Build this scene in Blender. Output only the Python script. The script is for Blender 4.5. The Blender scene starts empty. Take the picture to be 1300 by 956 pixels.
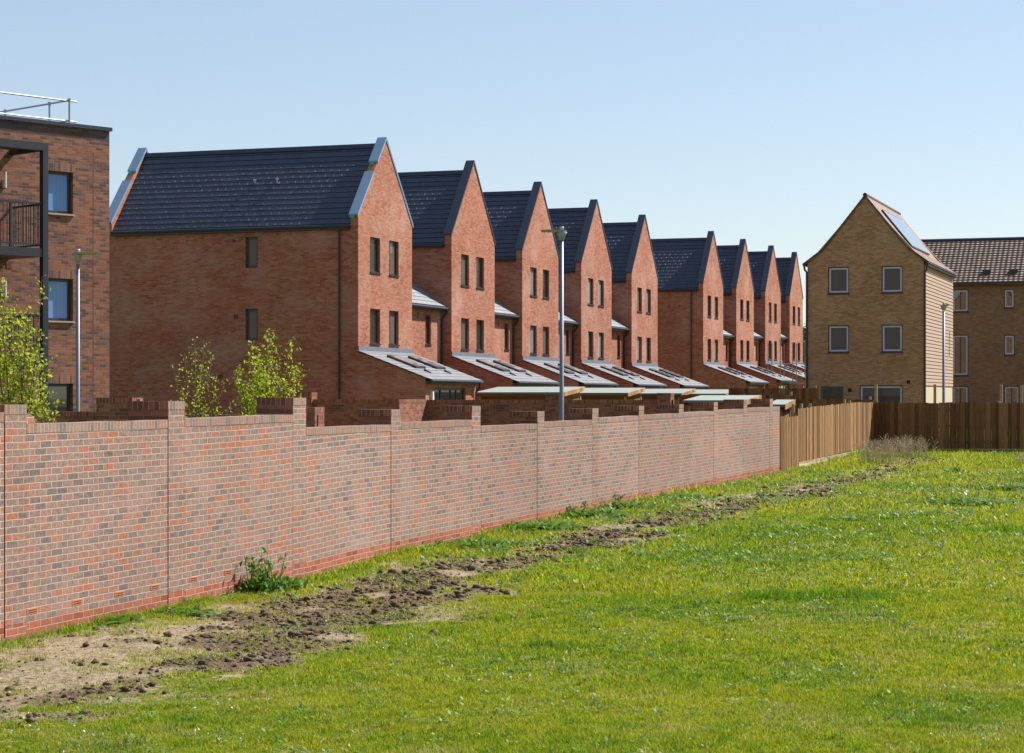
import bpy, math, random
import numpy as np
from mathutils import Vector, Matrix
R = math.radians
random.seed(7); rng = np.random.default_rng(11)
sc = bpy.context.scene
col = sc.collection

# ---------------------------------------------------------------- camera, sky, sun, exposure
FPX = 2640.0; YAW = math.atan(905.0/FPX); CAMZ = 2.6
cam = bpy.data.cameras.new('camera'); camo = bpy.data.objects.new('camera', cam); col.objects.link(camo)
camo.location = (0, 0, CAMZ); camo.rotation_euler = (R(90), 0, YAW)
cam.sensor_width = 36; cam.lens = 36*FPX/1300; cam.shift_y = 27.5/1300
cam.clip_start = 0.1; cam.clip_end = 6000
sc.camera = camo
SUN_EL = R(46.5); SUN_AZ = R(40)          # azimuth measured from +Y towards +X
w = bpy.data.worlds.new('World'); sc.world = w; w.use_nodes = True
nt = w.node_tree; bg = nt.nodes['Background']
sky = nt.nodes.new('ShaderNodeTexSky'); sky.sky_type = 'NISHITA'; sky.sun_disc = False
sky.sun_elevation = SUN_EL; sky.sun_rotation = SUN_AZ
sky.altitude = 0; sky.air_density = 1.0; sky.dust_density = 0.35; sky.ozone_density = 1.6
tn = nt.nodes.new('ShaderNodeMix'); tn.data_type = 'RGBA'; tn.blend_type = 'MULTIPLY'; tn.inputs[0].default_value = 1.0; tn.inputs[7].default_value = (1.12, 1.03, 1.0, 1)
nt.links.new(sky.outputs[0], tn.inputs[6]); hz = nt.nodes.new('ShaderNodeMix'); hz.data_type = 'RGBA'; hz.inputs[0].default_value = .3; hz.inputs[7].default_value = (4.3, 5.6, 7.0, 1)
nt.links.new(tn.outputs[2], hz.inputs[6]); nt.links.new(hz.outputs[2], bg.inputs[0]); bg.inputs[1].default_value = 0.070
sl = bpy.data.lights.new('sun', 'SUN'); sl.energy = 4.8; sl.angle = R(0.55); sl.color = (1.0, 0.97, 0.93)
so = bpy.data.objects.new('sun', sl); col.objects.link(so)
sd = Vector((math.sin(SUN_AZ)*math.cos(SUN_EL), math.cos(SUN_AZ)*math.cos(SUN_EL), math.sin(SUN_EL)))
so.rotation_euler = sd.to_track_quat('Z', 'Y').to_euler(); so.location = (20, 20, 60)
sc.view_settings.view_transform = 'Standard'; sc.view_settings.look = 'None'
sc.view_settings.exposure = 0.9; sc.view_settings.gamma = 1.0; sc.view_settings.use_curve_mapping = False

# ---------------------------------------------------------------- materials
ALB = .79      # overall albedo level of the palette below
class NT:
    def __init__(s, name):
        s.m = bpy.data.materials.new(name); s.m.use_nodes = True
        s.t = s.m.node_tree; s.p = s.t.nodes['Principled BSDF']
    def n(s, typ, **kw):
        nd = s.t.nodes.new(typ)
        for k, v in kw.items(): setattr(nd, k, v)
        return nd
    def l(s, a, b): s.t.links.new(a, b)
    def uv(s, sx=1, sy=1, rot=0, off=(0, 0)):
        u = s.n('ShaderNodeUVMap'); mp = s.n('ShaderNodeMapping'); s.l(u.outputs[0], mp.inputs[0])
        mp.inputs['Scale'].default_value = (sx, sy, 1); mp.inputs['Rotation'].default_value = (0, 0, rot)
        mp.inputs['Location'].default_value = (off[0], off[1], 0)
        return mp.outputs[0]
    def pos(s): return s.n('ShaderNodeNewGeometry').outputs['Position']
    def noise(s, scale, detail=3, rough=.55, vec=None, dim='3D'):
        nd = s.n('ShaderNodeTexNoise'); nd.inputs['Scale'].default_value = scale
        nd.inputs['Detail'].default_value = detail; nd.inputs['Roughness'].default_value = rough
        s.l(vec if vec is not None else s.pos(), nd.inputs['Vector']); return nd.outputs['Fac']
    def ramp(s, fac, stops, interp='LINEAR'):
        r = s.n('ShaderNodeValToRGB'); cr = r.color_ramp; cr.interpolation = interp
        while len(cr.elements) < len(stops): cr.elements.new(0.5)
        for e, (p, c) in zip(cr.elements, stops):
            e.position = p; e.color = (*c, 1) if len(c) == 3 else c
        s.l(fac, r.inputs[0]); return r.outputs[0]
    def mix(s, fac, a, b, mode='MIX'):
        m = s.n('ShaderNodeMix', data_type='RGBA', blend_type=mode)
        for sock, v in ((m.inputs[0], fac), (m.inputs[6], a), (m.inputs[7], b)):
            if isinstance(v, (int, float)): sock.default_value = v
            elif isinstance(v, tuple): sock.default_value = (*v, 1)
            else: s.l(v, sock)
        return m.outputs[2]
    def math(s, op, a, b=0.0):
        m = s.n('ShaderNodeMath', operation=op)
        for i, v in enumerate((a, b)):
            if isinstance(v, (int, float)): m.inputs[i].default_value = v
            else: s.l(v, m.inputs[i])
        return m.outputs[0]
    def bump(s, h, dist, strength=1.0):
        b = s.n('ShaderNodeBump'); b.inputs['Distance'].default_value = dist; b.inputs['Strength'].default_value = strength
        s.l(h, b.inputs['Height']); s.l(b.outputs[0], s.p.inputs['Normal'])
    def done(s, colr=None, rough=.8, spec=.5, metal=0):
        if colr is not None:
            if isinstance(colr, tuple): s.p.inputs['Base Color'].default_value = (*[x*ALB for x in colr], 1)
            else: s.l(s.mix(1.0, colr, (ALB, ALB, ALB), 'MULTIPLY'), s.p.inputs['Base Color'])
        if isinstance(rough, (int, float)): s.p.inputs['Roughness'].default_value = rough
        else: s.l(rough, s.p.inputs['Roughness'])
        s.p.inputs['Specular IOR Level'].default_value = spec; s.p.inputs['Metallic'].default_value = metal
        return s.m

def brick_mat(name, stops, mortar, bw=.225, rh=.075, ms=.0055, stain=None, grime=.35, offset=.5, bumpd=.006, rot=0, off=(0, 0), wob=.006, mott=.35):
    t = NT(name); v = t.uv(rot=rot, off=off)
    wn = t.n('ShaderNodeTexNoise'); wn.inputs['Scale'].default_value = 7; wn.inputs['Detail'].default_value = 2; t.l(v, wn.inputs['Vector'])
    vm = t.n('ShaderNodeVectorMath', operation='MULTIPLY_ADD'); t.l(wn.outputs['Color'], vm.inputs[0]); vm.inputs[1].default_value = (.018, wob, 0); t.l(v, vm.inputs[2])
    b = t.n('ShaderNodeTexBrick'); t.l(vm.outputs[0], b.inputs['Vector'])
    b.offset = offset; b.squash = 1.0
    b.inputs['Color1'].default_value = (0, 0, 0, 1); b.inputs['Color2'].default_value = (1, 1, 1, 1)
    b.inputs['Mortar'].default_value = (.5, .5, .5, 1); b.inputs['Scale'].default_value = 1
    b.inputs['Mortar Size'].default_value = ms; b.inputs['Mortar Smooth'].default_value = .25
    b.inputs['Brick Width'].default_value = bw; b.inputs['Row Height'].default_value = rh
    # large-scale drift shifts which bricks dominate, so batches show
    drift = t.noise(.55, 2); jit = t.math('MULTIPLY', t.math('SUBTRACT', drift, .5), .45)
    sep = t.n('ShaderNodeSeparateColor'); t.l(b.outputs['Color'], sep.inputs[0])
    fac = t.math('ADD', t.math('ADD', sep.outputs[0], jit), t.math('MULTIPLY', t.math('SUBTRACT', t.noise(11, 3, .6), .5), mott))
    c = t.ramp(fac, stops)
    fine = t.noise(38, 4, .65); c = t.mix(grime, c, t.ramp(fine, [(.25, (.35, .33, .33)), (.5, (.95, .95, .95)), (.8, (1.5, 1.45, 1.4))]), 'MULTIPLY')
    mc = t.mix(t.noise(6, 3), mortar, tuple(x*.72 for x in mortar))
    c = t.mix(b.outputs['Fac'], c, mc)
    if stain:
        sm = t.ramp(t.noise(stain[0], 5, .6), [(stain[1], (0, 0, 0)), (stain[2], (1, 1, 1))])
        c = t.mix(t.math('MULTIPLY', sm, stain[4] if len(stain) > 4 else .5), c, stain[3])
    h = t.math('ADD', t.math('SUBTRACT', 1.0, b.outputs['Fac']), t.math('MULTIPLY', fine, .5))
    t.bump(h, bumpd)
    oi = t.n('ShaderNodeObjectInfo'); c = t.mix(1.0, c, t.ramp(oi.outputs['Random'], [(0, (.93, .91, .90)), (.5, (1, 1, 1)), (1, (1.05, 1.07, 1.08))]), 'MULTIPLY')
    big = t.ramp(t.noise(.22, 4, .6), [(.3, (.86, .84, .83)), (.6, (1.06, 1.05, 1.05))]); c = t.mix(1.0, c, big, 'MULTIPLY')
    return t.done(c, .88, .15)

def plain(name, c, rough=.6, spec=.5, metal=0, var=.15, vs=3.0):
    t = NT(name); n = t.noise(vs, 4)
    cc = t.mix(n, tuple(x*(1-var) for x in c), tuple(min(1, x*(1+var)) for x in c))
    return t.done(cc, rough, spec, metal)

M = {}
HB = [(0.0, (.34, .10, .058)), (.12, (.40, .125, .068)), (.35, (.45, .155, .085)), (.6, (.48, .185, .108)), (.82, (.52, .235, .15)), (1.0, (.43, .15, .09))]
M['brick_house'] = brick_mat('brick_house', HB, (.50, .34, .25), ms=.006, grime=.5, stain=(.6, .48, .78, (.64, .46, .38), .45))
BW = [(0.0, (.20, .155, .14)), (.16, (.26, .185, .155)), (.3, (.36, .225, .17)), (.44, (.27, .20, .17)), (.56, (.38, .215, .155)), (.7, (.31, .215, .175)), (.83, (.40, .20, .14)), (.95, (.43, .175, .11)), (1.0, (.48, .165, .08))]
M['brick_wall'] = brick_mat('brick_boundary', BW, (.64, .51, .40), ms=.0072, grime=.8, bumpd=.011, wob=.011, mott=.5, stain=(.9, .5, .8, (.52, .36, .30), .4))
M['brick_wall_soldier'] = brick_mat('brick_on_edge', BW, (.55, .46, .36), bw=.075, rh=.112, ms=.006, grime=.6, offset=0, bumpd=.009)
M['brick_plinth'] = brick_mat('brick_plinth', [(0, (.30, .075, .04)), (.4, (.42, .115, .06)), (.7, (.46, .15, .085)), (1, (.36, .13, .09))], (.60, .48, .38), ms=.006, bumpd=.008)
M['brick_rear'] = brick_mat('brick_rear', [(0, (.17, .065, .05)), (.3, (.26, .095, .062)), (.6, (.33, .125, .08)), (1, (.40, .16, .10))], (.38, .27, .20), ms=.0055)  # rear garden walls; also paints shade onto the boundary pier sides
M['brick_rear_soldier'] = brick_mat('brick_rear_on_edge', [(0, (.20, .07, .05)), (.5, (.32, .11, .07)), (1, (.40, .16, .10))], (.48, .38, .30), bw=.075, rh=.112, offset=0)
BB = [(0.0, (.14, .085, .085)), (.16, (.20, .11, .09)), (.34, (.34, .145, .09)), (.5, (.26, .145, .115)), (.66, (.40, .17, .10)), (.82, (.42, .20, .135)), (1.0, (.46, .145, .07))]
M['brick_block'] = brick_mat('brick_flats', BB, (.42, .31, .25), grime=.6, bumpd=.012, wob=.012)
M['brick_block_soldier'] = brick_mat('brick_flats_soldier', BB, (.36, .30, .25), bw=.075, rh=.23, offset=0)
M['brick_buff'] = brick_mat('brick_buff', [(0, (.36, .19, .095)), (.3, (.45, .24, .12)), (.7, (.51, .285, .15)), (1, (.56, .34, .19))], (.52, .35, .22), ms=.005, stain=(.55, .58, .72, (.48, .38, .32), .32))
M['brick_far'] = brick_mat('brick_brown', [(0, (.28, .155, .085)), (.5, (.36, .20, .11)), (1, (.42, .25, .15))], (.38, .26, .17), ms=.005)

def tile_mat(name, c1, c2, bw, rh, rough=.5, spec=.5):
    t = NT(name); b = t.n('ShaderNodeTexBrick'); t.l(t.uv(), b.inputs['Vector'])
    b.inputs['Color1'].default_value = (*c1, 1); b.inputs['Color2'].default_value = (*c2, 1)
    b.inputs['Mortar'].default_value = (*[x*.45 for x in c1], 1); b.inputs['Scale'].default_value = 1
    b.inputs['Mortar Size'].default_value = .004; b.inputs['Mortar Smooth'].default_value = .2
    b.inputs['Brick Width'].default_value = bw; b.inputs['Row Height'].default_value = rh
    n = t.noise(9, 4, .6); c = t.mix(.5, b.outputs['Color'], t.ramp(n, [(.3, (.6, .6, .6)), (.7, (1.35, 1.35, 1.35))]), 'MULTIPLY')
    h = t.math('ADD', t.math('SUBTRACT', 1.0, b.outputs['Fac']), t.math('MULTIPLY', n, .3)); t.bump(h, .006)
    return t.done(c, rough, spec)
M['slate'] = tile_mat('slate_tile', (.022, .028, .060), (.032, .040, .078), .34, .30, .36, .6)
M['slate_edge'] = tile_mat('slate_tile_edge', (.075, .08, .10), (.11, .115, .135), .34, .30, .7, .3)  # paler strip along each tile course paints in the grazing sun streaks
M['slate_grey'] = tile_mat('grey_tile', (.22, .23, .245), (.28, .285, .295), .34, .30, .55, .5)
M['tile_brown'] = tile_mat('brown_tile', (.135, .085, .066), (.185, .12, .092), .26, .27, .7, .3)
M['tile_buff'] = tile_mat('buff_tile', (.36, .25, .20), (.43, .31, .25), .2, .17, .8, .2)
M['coping_dark'] = plain('coping_dark', (.033, .040, .070), .4, .5, .0, .15)
M['film_blue'] = plain('film_blue', (.22, .34, .50), .35, .6, 0, .18, 2)
M['green_tape'] = plain('green_membrane', (.02, .42, .33), .6)
M['lead'] = plain('lead', (.20, .22, .26), .5, .5, .2, .3, 4)
M['dark_metal'] = plain('dark_metal', (.022, .026, .038), .45, .5, 0, .2)
M['frame_dark'] = plain('frame_dark', (.035, .042, .055), .4, .5)
M['frame_grey'] = plain('frame_grey', (.10, .12, .15), .45, .5)
M['film_white'] = plain('film_white', (.62, .60, .78), .5, .4)
M['white'] = plain('white_plastic', (.78, .78, .76), .5)
M['galv'] = plain('galvanised', (.42, .45, .50), .42, .5, .55, .2, 8)
M['lamp_head'] = plain('lamp_head', (.36, .38, .42), .5, .4, 0, .08)
M['stone_sill'] = plain('stone_sill', (.50, .38, .26), .8)
M['sealant'] = plain('sealant', (.17, .045, .032), .8)
M['terracotta'] = plain('terracotta', (.62, .20, .07), .8)
M['dark_hole'] = plain('dark_hole', (.02, .012, .01), .9)
M['red_vent'] = plain('red_vent', (.11, .018, .016), .6)
M['interior'] = plain('interior', (.02, .02, .02), .9)
M['plaster_lit'] = plain('cream_boarding', (.62, .50, .34), .8)  # even cream tone of the lower side wall

def glass_mat(name, c, c2=None, vs=2.0, pleat=False, ior=1.85):
    t = NT(name)
    cc = t.mix(t.noise(vs, 2), c, c2 or c)
    if pleat:
        wv = t.n('ShaderNodeTexWave'); t.l(t.uv(), wv.inputs['Vector']); wv.inputs['Scale'].default_value = 2.6
        wv.inputs['Distortion'].default_value = 1.0
        cc = t.mix(t.math('MULTIPLY', wv.outputs['Fac'], .25), cc, tuple(x*.6 for x in c))
    m = t.done(cc, .6 if pleat else .25, .5)
    t.p.inputs['Coat Weight'].default_value = 1.0; t.p.inputs['Coat Roughness'].default_value = .02; t.p.inputs['Coat IOR'].default_value = ior; m.node_tree.nodes['Principled BSDF'].inputs['Specular IOR Level'].default_value = .2 if pleat else .5
    return m
M['glass'] = glass_mat('window_glass', (.020, .024, .022), (.05, .05, .04))
M['glass_blind'] = glass_mat('window_glass_blind', (.30, .31, .30), (.22, .23, .22), 1.2, True)  # blinds, and panes with a pale sky reflection painted in
M['glass_blue'] = glass_mat('window_glass_curtain', (.16, .36, .80), (.12, .29, .70), .6, True, 1.45)  # pale curtain with the reflected blue sky painted into its colour
M['glass_brown'] = glass_mat('window_glass_boards', (.075, .058, .058), (.115, .088, .085), 1.6, True, 1.3)
M['glass_curtain'] = glass_mat('window_glass_dim', (.10, .075, .055), (.17, .13, .10), 1.2, True, 1.3)

def timber(name, c1, c2, bw=.15, streak=14, horiz=False):
    t = NT(name); v = t.uv(rot=(R(90) if horiz else 0))
    b = t.n('ShaderNodeTexBrick'); t.l(v, b.inputs['Vector']); b.offset = 0
    b.inputs['Color1'].default_value = (0, 0, 0, 1); b.inputs['Color2'].default_value = (1, 1, 1, 1); b.inputs['Mortar'].default_value = (.3, .3, .3, 1)
    b.inputs['Scale'].default_value = 1; b.inputs['Mortar Size'].default_value = .0015; b.inputs['Brick Width'].default_value = bw; b.inputs['Row Height'].default_value = 50
    mp = t.n('ShaderNodeMapping'); t.l(v, mp.inputs[0]); mp.inputs['Scale'].default_value = (streak, 1.1, 1)
    n = t.n('ShaderNodeTexNoise'); n.inputs['Scale'].default_value = 2.2; n.inputs['Detail'].default_value = 6; t.l(mp.outputs[0], n.inputs['Vector'])
    sep = t.n('ShaderNodeSeparateColor'); t.l(b.outputs['Color'], sep.inputs[0])
    f = t.math('ADD', t.math('MULTIPLY', sep.outputs[0], .6), t.math('MULTIPLY', t.math('SUBTRACT', n.outputs['Fac'], .3), .9))
    c = t.ramp(f, [(0.05, tuple(x*.4 for x in c1)), (.38, c1), (.72, c2), (1.0, tuple(min(1, x*1.6) for x in c2))])
    t.bump(n.outputs['Fac'], .004)
    return t.done(c, .85, .2)
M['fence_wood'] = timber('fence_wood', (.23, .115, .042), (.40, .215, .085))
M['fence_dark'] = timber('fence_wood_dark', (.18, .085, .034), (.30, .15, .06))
M['shed_wood'] = timber('shed_wood', (.22, .085, .03), (.34, .15, .055), .14, 9, True)
M['new_timber'] = timber('new_timber', (.50, .26, .10), (.66, .38, .17), .4, 9)
M['post_wood'] = timber('post_wood', (.40, .28, .15), (.52, .40, .22), .5, 9)
M['gravel_board'] = timber('gravel_board', (.55, .42, .26), (.68, .55, .38), .6, 5, True)
M['cladding'] = plain('cladding_board', (.48, .33, .24), .7, .3, 0, .12, 6)
M['felt'] = plain('green_felt', (.31, .36, .32), .9, .2, 0, .12, 6)
M['felt_edge'] = plain('felt_edge', (.14, .17, .19), .8)

# ---------------------------------------------------------------- mesh builder
V = Vector
class MB:
    def __init__(s): s.v = []; s.f = []; s.uv = []; s.mi = []; s.smooth = False
    def poly(s, pts, uv=None, mi=0):
        pts = [V(p) for p in pts]; i0 = len(s.v); s.v += [tuple(p) for p in pts]
        s.f.append(list(range(i0, i0+len(pts)))); s.mi.append(mi)
        if uv is None:
            n = V((0, 0, 0))
            for a, b in zip(pts, pts[1:]+pts[:1]): n += V(((a.y-b.y)*(a.z+b.z), (a.z-b.z)*(a.x+b.x), (a.x-b.x)*(a.y+b.y)))
            if n.length < 1e-12: n = V((0, 0, 1))
            n.normalize()
            if abs(n.z) > .97: uv = [(p.x, p.y) for p in pts]
            else:
                U = V((0, 0, 1)).cross(n).normalized(); W = n.cross(U)
                # keep courses tied to height on walls
                uv = [(p.dot(U), p.z if abs(n.z) < .02 else p.dot(W)) for p in pts]
        s.uv += list(uv)
    def box(s, x0, x1, y0, y1, z0, z1, mi=0, bottom=True):
        p = [(x0, y0, z0), (x1, y0, z0), (x1, y1, z0), (x0, y1, z0), (x0, y0, z1), (x1, y0, z1), (x1, y1, z1), (x0, y1, z1)]
        fs = [(0, 1, 5, 4), (1, 2, 6, 5), (2, 3, 7, 6), (3, 0, 4, 7), (4, 5, 6, 7)]
        if bottom: fs.append((3, 2, 1, 0))
        for f in fs: s.poly([p[i] for i in f], mi=mi)
    def obox(s, O, U, N, u0, u1, z0, z1, n0, n1, mi=0):
        O, U, N = V(O), V(U), V(N)
        def q(u, z, n): return O+U*u+V((0, 0, z))+N*n
        p = [q(u0, z0, n1), q(u1, z0, n1), q(u1, z0, n0), q(u0, z0, n0), q(u0, z1, n1), q(u1, z1, n1), q(u1, z1, n0), q(u0, z1, n0)]
        for f in [(0, 1, 5, 4), (1, 2, 6, 5), (2, 3, 7, 6), (3, 0, 4, 7), (4, 5, 6, 7), (3, 2, 1, 0)]: s.poly([p[i] for i in f], mi=mi)
    def prism_x(s, yz, x0, x1, mi=0):
        n = len(yz)
        s.poly([(x1, y, z) for y, z in yz], mi=mi); s.poly([(x0, y, z) for y, z in yz[::-1]], mi=mi)
        for i in range(n):
            a, b = yz[i], yz[(i+1) % n]
            s.poly([(x1, *a), (x0, *a), (x0, *b), (x1, *b)], mi=mi)
    def prism_y(s, xz, y0, y1, mi=0):      # xz counter-clockwise seen from -Y
        n = len(xz)
        s.poly([(x, y0, z) for x, z in xz], mi=mi); s.poly([(x, y1, z) for x, z in xz[::-1]], mi=mi)
        for i in range(n):
            a, b = xz[i], xz[(i+1) % n]
            s.poly([(a[0], y1, a[1]), (b[0], y1, b[1]), (b[0], y0, b[1]), (a[0], y0, a[1])], mi=mi)
    def tube(s, pts, r, seg=10, cap=True, mi=0):
        pts = [V(p) for p in pts]; rs = r if isinstance(r, (list, tuple)) else [r]*len(pts)
        i0 = len(s.v); prev = None
        for i, p in enumerate(pts):
            d = (pts[min(i+1, len(pts)-1)]-pts[max(i-1, 0)]).normalized()
            if prev is None: prev = d.orthogonal().normalized()
            prev = (prev-d*prev.dot(d)).normalized(); b = d.cross(prev)
            for k in range(seg):
                a = 2*math.pi*k/seg; s.v.append(tuple(p+(prev*math.cos(a)+b*math.sin(a))*rs[i]))
        for i in range(len(pts)-1):
            for k in range(seg):
                a = i0+i*seg+k; b2 = i0+i*seg+(k+1) % seg
                s.f.append([a, b2, b2+seg, a+seg]); s.mi.append(mi); s.uv += [(k/seg, i), ((k+1)/seg, i), ((k+1)/seg, i+1), (k/seg, i+1)]
        if cap:
            for base, rev in ((i0, True), (i0+(len(pts)-1)*seg, False)):
                idx = list(range(base, base+seg)); s.f.append(idx[::-1] if rev else idx); s.mi.append(mi); s.uv += [(0, 0)]*seg
    def wall(s, O, U, N, u0, u1, z0, z1, ops=(), dep=.1):
        O, U, N = V(O), V(U), V(N)
        def q(u, z, n=0): return O+U*u+V((0, 0, z))-N*n
        us = sorted({u0, u1} | {a for o in ops for a in o[:2]}); zs = sorted({z0, z1} | {a for o in ops for a in o[2:4]})
        for i in range(len(us)-1):
            for j in range(len(zs)-1):
                cu, cz = (us[i]+us[i+1])/2, (zs[j]+zs[j+1])/2
                if any(o[0] < cu < o[1] and o[2] < cz < o[3] for o in ops): continue
                s.poly([q(us[i], zs[j]), q(us[i+1], zs[j]), q(us[i+1], zs[j+1]), q(us[i], zs[j+1])])
        for a, b, c, d in [o[:4] for o in ops]:
            s.poly([q(a, c), q(a, d), q(a, d, dep), q(a, c, dep)]); s.poly([q(b, c), q(b, c, dep), q(b, d, dep), q(b, d)])
            s.poly([q(a, d), q(b, d), q(b, d, dep), q(a, d, dep)]); s.poly([q(a, c), q(a, c, dep), q(b, c, dep), q(b, c)])
    def slope(s, P, U, D, L, length, gauge=.3, t=.028, edge=0):
        """tiled slope: P top corner, U along the ridge, D down the slope; stepped courses"""
        P, U, D = V(P), V(U).normalized(), V(D).normalized(); Nn = D.cross(U).normalized()
        if Nn.z < 0: Nn = -Nn
        n = max(1, round(length/gauge)); g = length/n
        def q(u, d, h): return P+U*u+D*d+Nn*h
        flip = U.cross(-D).dot(Nn) < 0
        def put(pts, uv, mi=0):
            if flip: pts = pts[::-1]; uv = uv[::-1]
            s.poly(pts, uv, mi)
        for k in range(n):
            a, b = k*g, (k+1)*g; h0 = .002; h1 = t
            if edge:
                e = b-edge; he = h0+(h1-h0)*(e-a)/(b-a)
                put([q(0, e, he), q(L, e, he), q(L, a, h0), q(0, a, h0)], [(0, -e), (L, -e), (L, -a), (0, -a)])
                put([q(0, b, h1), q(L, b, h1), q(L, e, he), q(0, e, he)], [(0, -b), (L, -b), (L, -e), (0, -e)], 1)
            else: put([q(0, b, h1), q(L, b, h1), q(L, a, h0), q(0, a, h0)], [(0, -b), (L, -b), (L, -a), (0, -a)])
            put([q(0, b, 0), q(L, b, 0), q(L, b, h1), q(0, b, h1)], [(0, -b-.01), (L, -b-.01), (L, -b), (0, -b)])
            for u, fl in ((0, False), (L, True)):
                pts = [q(u, a, 0), q(u, b, 0), q(u, b, h1), q(u, a, h0)]
                s.poly(pts[::-1] if fl else pts)
        pts = [q(0, 0, -.03), q(L, 0, -.03), q(L, length, -.03), q(0, length, -.03)]
        s.poly(pts)
    def build(s, name, mats, parent=None, loc=None):
        me = bpy.data.meshes.new(name); me.from_pydata(s.v, [], s.f)
        ul = me.uv_layers.new(name='UVMap'); ul.data.foreach_set('uv', np.array(s.uv, dtype=np.float32).ravel())
        if not isinstance(mats, (list, tuple)): mats = [mats]
        for m in mats: me.materials.append(M[m] if isinstance(m, str) else m)
        if len(mats) > 1: me.polygons.foreach_set('material_index', s.mi)
        if s.smooth: me.polygons.foreach_set('use_smooth', [True]*len(me.polygons))
        me.update()
        o = bpy.data.objects.new(name, me); col.objects.link(o)
        if parent: o.parent = parent
        if loc: o.location = loc
        return o
def thing(name, label, cat, loc=(0, 0, 0), rz=0, group=None):
    o = bpy.data.objects.new(name, None); col.objects.link(o); o.empty_display_size = .3
    o.location = loc; o.rotation_euler = (0, 0, rz); return tag(o, label, cat, group)
def tag(o, label, cat, group=None):
    o['label'] = label; o['category'] = cat
    if group: o['group'] = group
    return o
def struct(o, kind='structure'): o['kind'] = kind; return o
PX, PY_, MX, MY = V((1, 0, 0)), V((0, 1, 0)), V((-1, 0, 0)), V((0, -1, 0))
Uof = {'x': (PY_, PX), '-y': (PX, MY), 'y': (MX, PY_), '-x': (MY, MX)}

def window(par, O, face, u0, u1, z0, z1, dep=.1, frame='frame_dark', pane='glass', fw=.055, bars=(), hbars=(), sill=None, name='window', inner=None):
    U, N = Uof[face]; m = MB(); d0, d1 = -(dep+.05), -(dep-.012)
    for a, b, c, d in ((u0, u0+fw, z0, z1), (u1-fw, u1, z0, z1), (u0+fw, u1-fw, z0, z0+fw), (u0+fw, u1-fw, z1-fw, z1)): m.obox(O, U, N, a, b, c, d, d0, d1)
    for x in bars: m.obox(O, U, N, x-fw*.5, x+fw*.5, z0+fw, z1-fw, d0, d1+.004)
    for z in hbars: m.obox(O, U, N, u0+fw, u1-fw, z-fw*.5, z+fw*.5, d0, d1+.002)
    f = m.build(name, frame, par)
    if inner:   # casement rim inside the frame
        m = MB(); a, b, c, d = u0+fw, u1-fw, z0+fw, z1-fw; iw = .075
        for q in ((a, a+iw, c, d), (b-iw, b, c, d), (a+iw, b-iw, c, c+iw), (a+iw, b-iw, d-iw, d)): m.obox(O, U, N, *q, d0+.01, d1+.012)
        m.build('casement', inner, f)
    m = MB(); OO = V(O)-N*(dep+.02)
    m.poly([OO+U*(u0+fw*.6)+V((0, 0, z0+fw*.6)), OO+U*(u1-fw*.6)+V((0, 0, z0+fw*.6)), OO+U*(u1-fw*.6)+V((0, 0, z1-fw*.6)), OO+U*(u0+fw*.6)+V((0, 0, z1-fw*.6))])
    m.build('pane', pane, f)
    if sill:
        m = MB(); m.obox(O, U, N, u0-.03, u1+.03, z0-.045, z0-.001, -(dep), .05); m.build('sill', sill, f)
    return f
# ---------------------------------------------------------------- terrain
XW = -12.22
sa, ca = math.sin(YAW), math.cos(YAW)
GY = [0, 12, 19, 22.65, 26, 30, 37, 48, 60, 73, 77, 100, 140, 400]
GZ = [-.09, -.07, .0, .02, .08, .17, .25, .36, .46, .66, .70, .72, .9, .9]
def gz(y): return np.interp(y, GY, GZ)
def proj(x, y, z):
    d = -x*sa+y*ca; s = x*ca+y*sa
    return 650+FPX*s/d, 505.5-(z-CAMZ)*FPX/d, d
def hash2(i, j, k): 
    h = (i.astype(np.int64)*374761393+j.astype(np.int64)*668265263+k*974634777) & 0xffffffff
    h = ((h ^ (h >> 13))*1274126177) & 0xffffffff
    return ((h ^ (h >> 16)) & 0xffff)/65535.0
def vnoise(x, y, s, k=0):
    x = np.asarray(x, float)/s; y = np.asarray(y, float)/s
    i, j = np.floor(x), np.floor(y); u, v = x-i, y-j; u = u*u*(3-2*u); v = v*v*(3-2*v)
    return (hash2(i, j, k)*(1-u)+hash2(i+1, j, k)*u)*(1-v)+(hash2(i, j+1, k)*(1-u)+hash2(i+1, j+1, k)*u)*v
def fbm(x, y, s, k=0): return vnoise(x, y, s, k)*.5+vnoise(x, y, s*.5, k+1)*.28+vnoise(x, y, s*.23, k+2)*.15+vnoise(x, y, s*.1, k+3)*.07
def sstep(a, b, x): t = np.clip((x-a)/(b-a), 0, 1); return t*t*(3-2*t)
def soil(x, y):
    dw = x-XW
    c = np.interp(y, [10, 17, 22, 26, 31, 39, 48, 58, 72], [1.2, 1.5, 1.75, 1.95, 2.0, 2.1, 2.5, 2.9, 2.8])
    h = np.interp(y, [10, 17, 21, 24, 28, 34, 44, 58, 72], [1.5, 1.65, 1.65, 1.5, 1.1, .9, .85, .85, .7])
    e = (h-np.abs(dw-c))/.6+(fbm(x, y, 1.9, 5)-.5)*3.6+(fbm(x, y, .42, 9)-.5)*3.4
    m = sstep(-.7, 1.3, e)*np.interp(y, [10, 26, 34, 45, 66, 74], [.98, 1, .92, .8, .62, 0])
    near = sstep(.22, .5, .42-dw)*.0
    m2 = sstep(.66, .78, fbm(x, y, 1.3, 21))*.3*(dw > 2)      # thin worn spots elsewhere
    return np.clip(np.maximum(m, m2), 0, 1)
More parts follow.
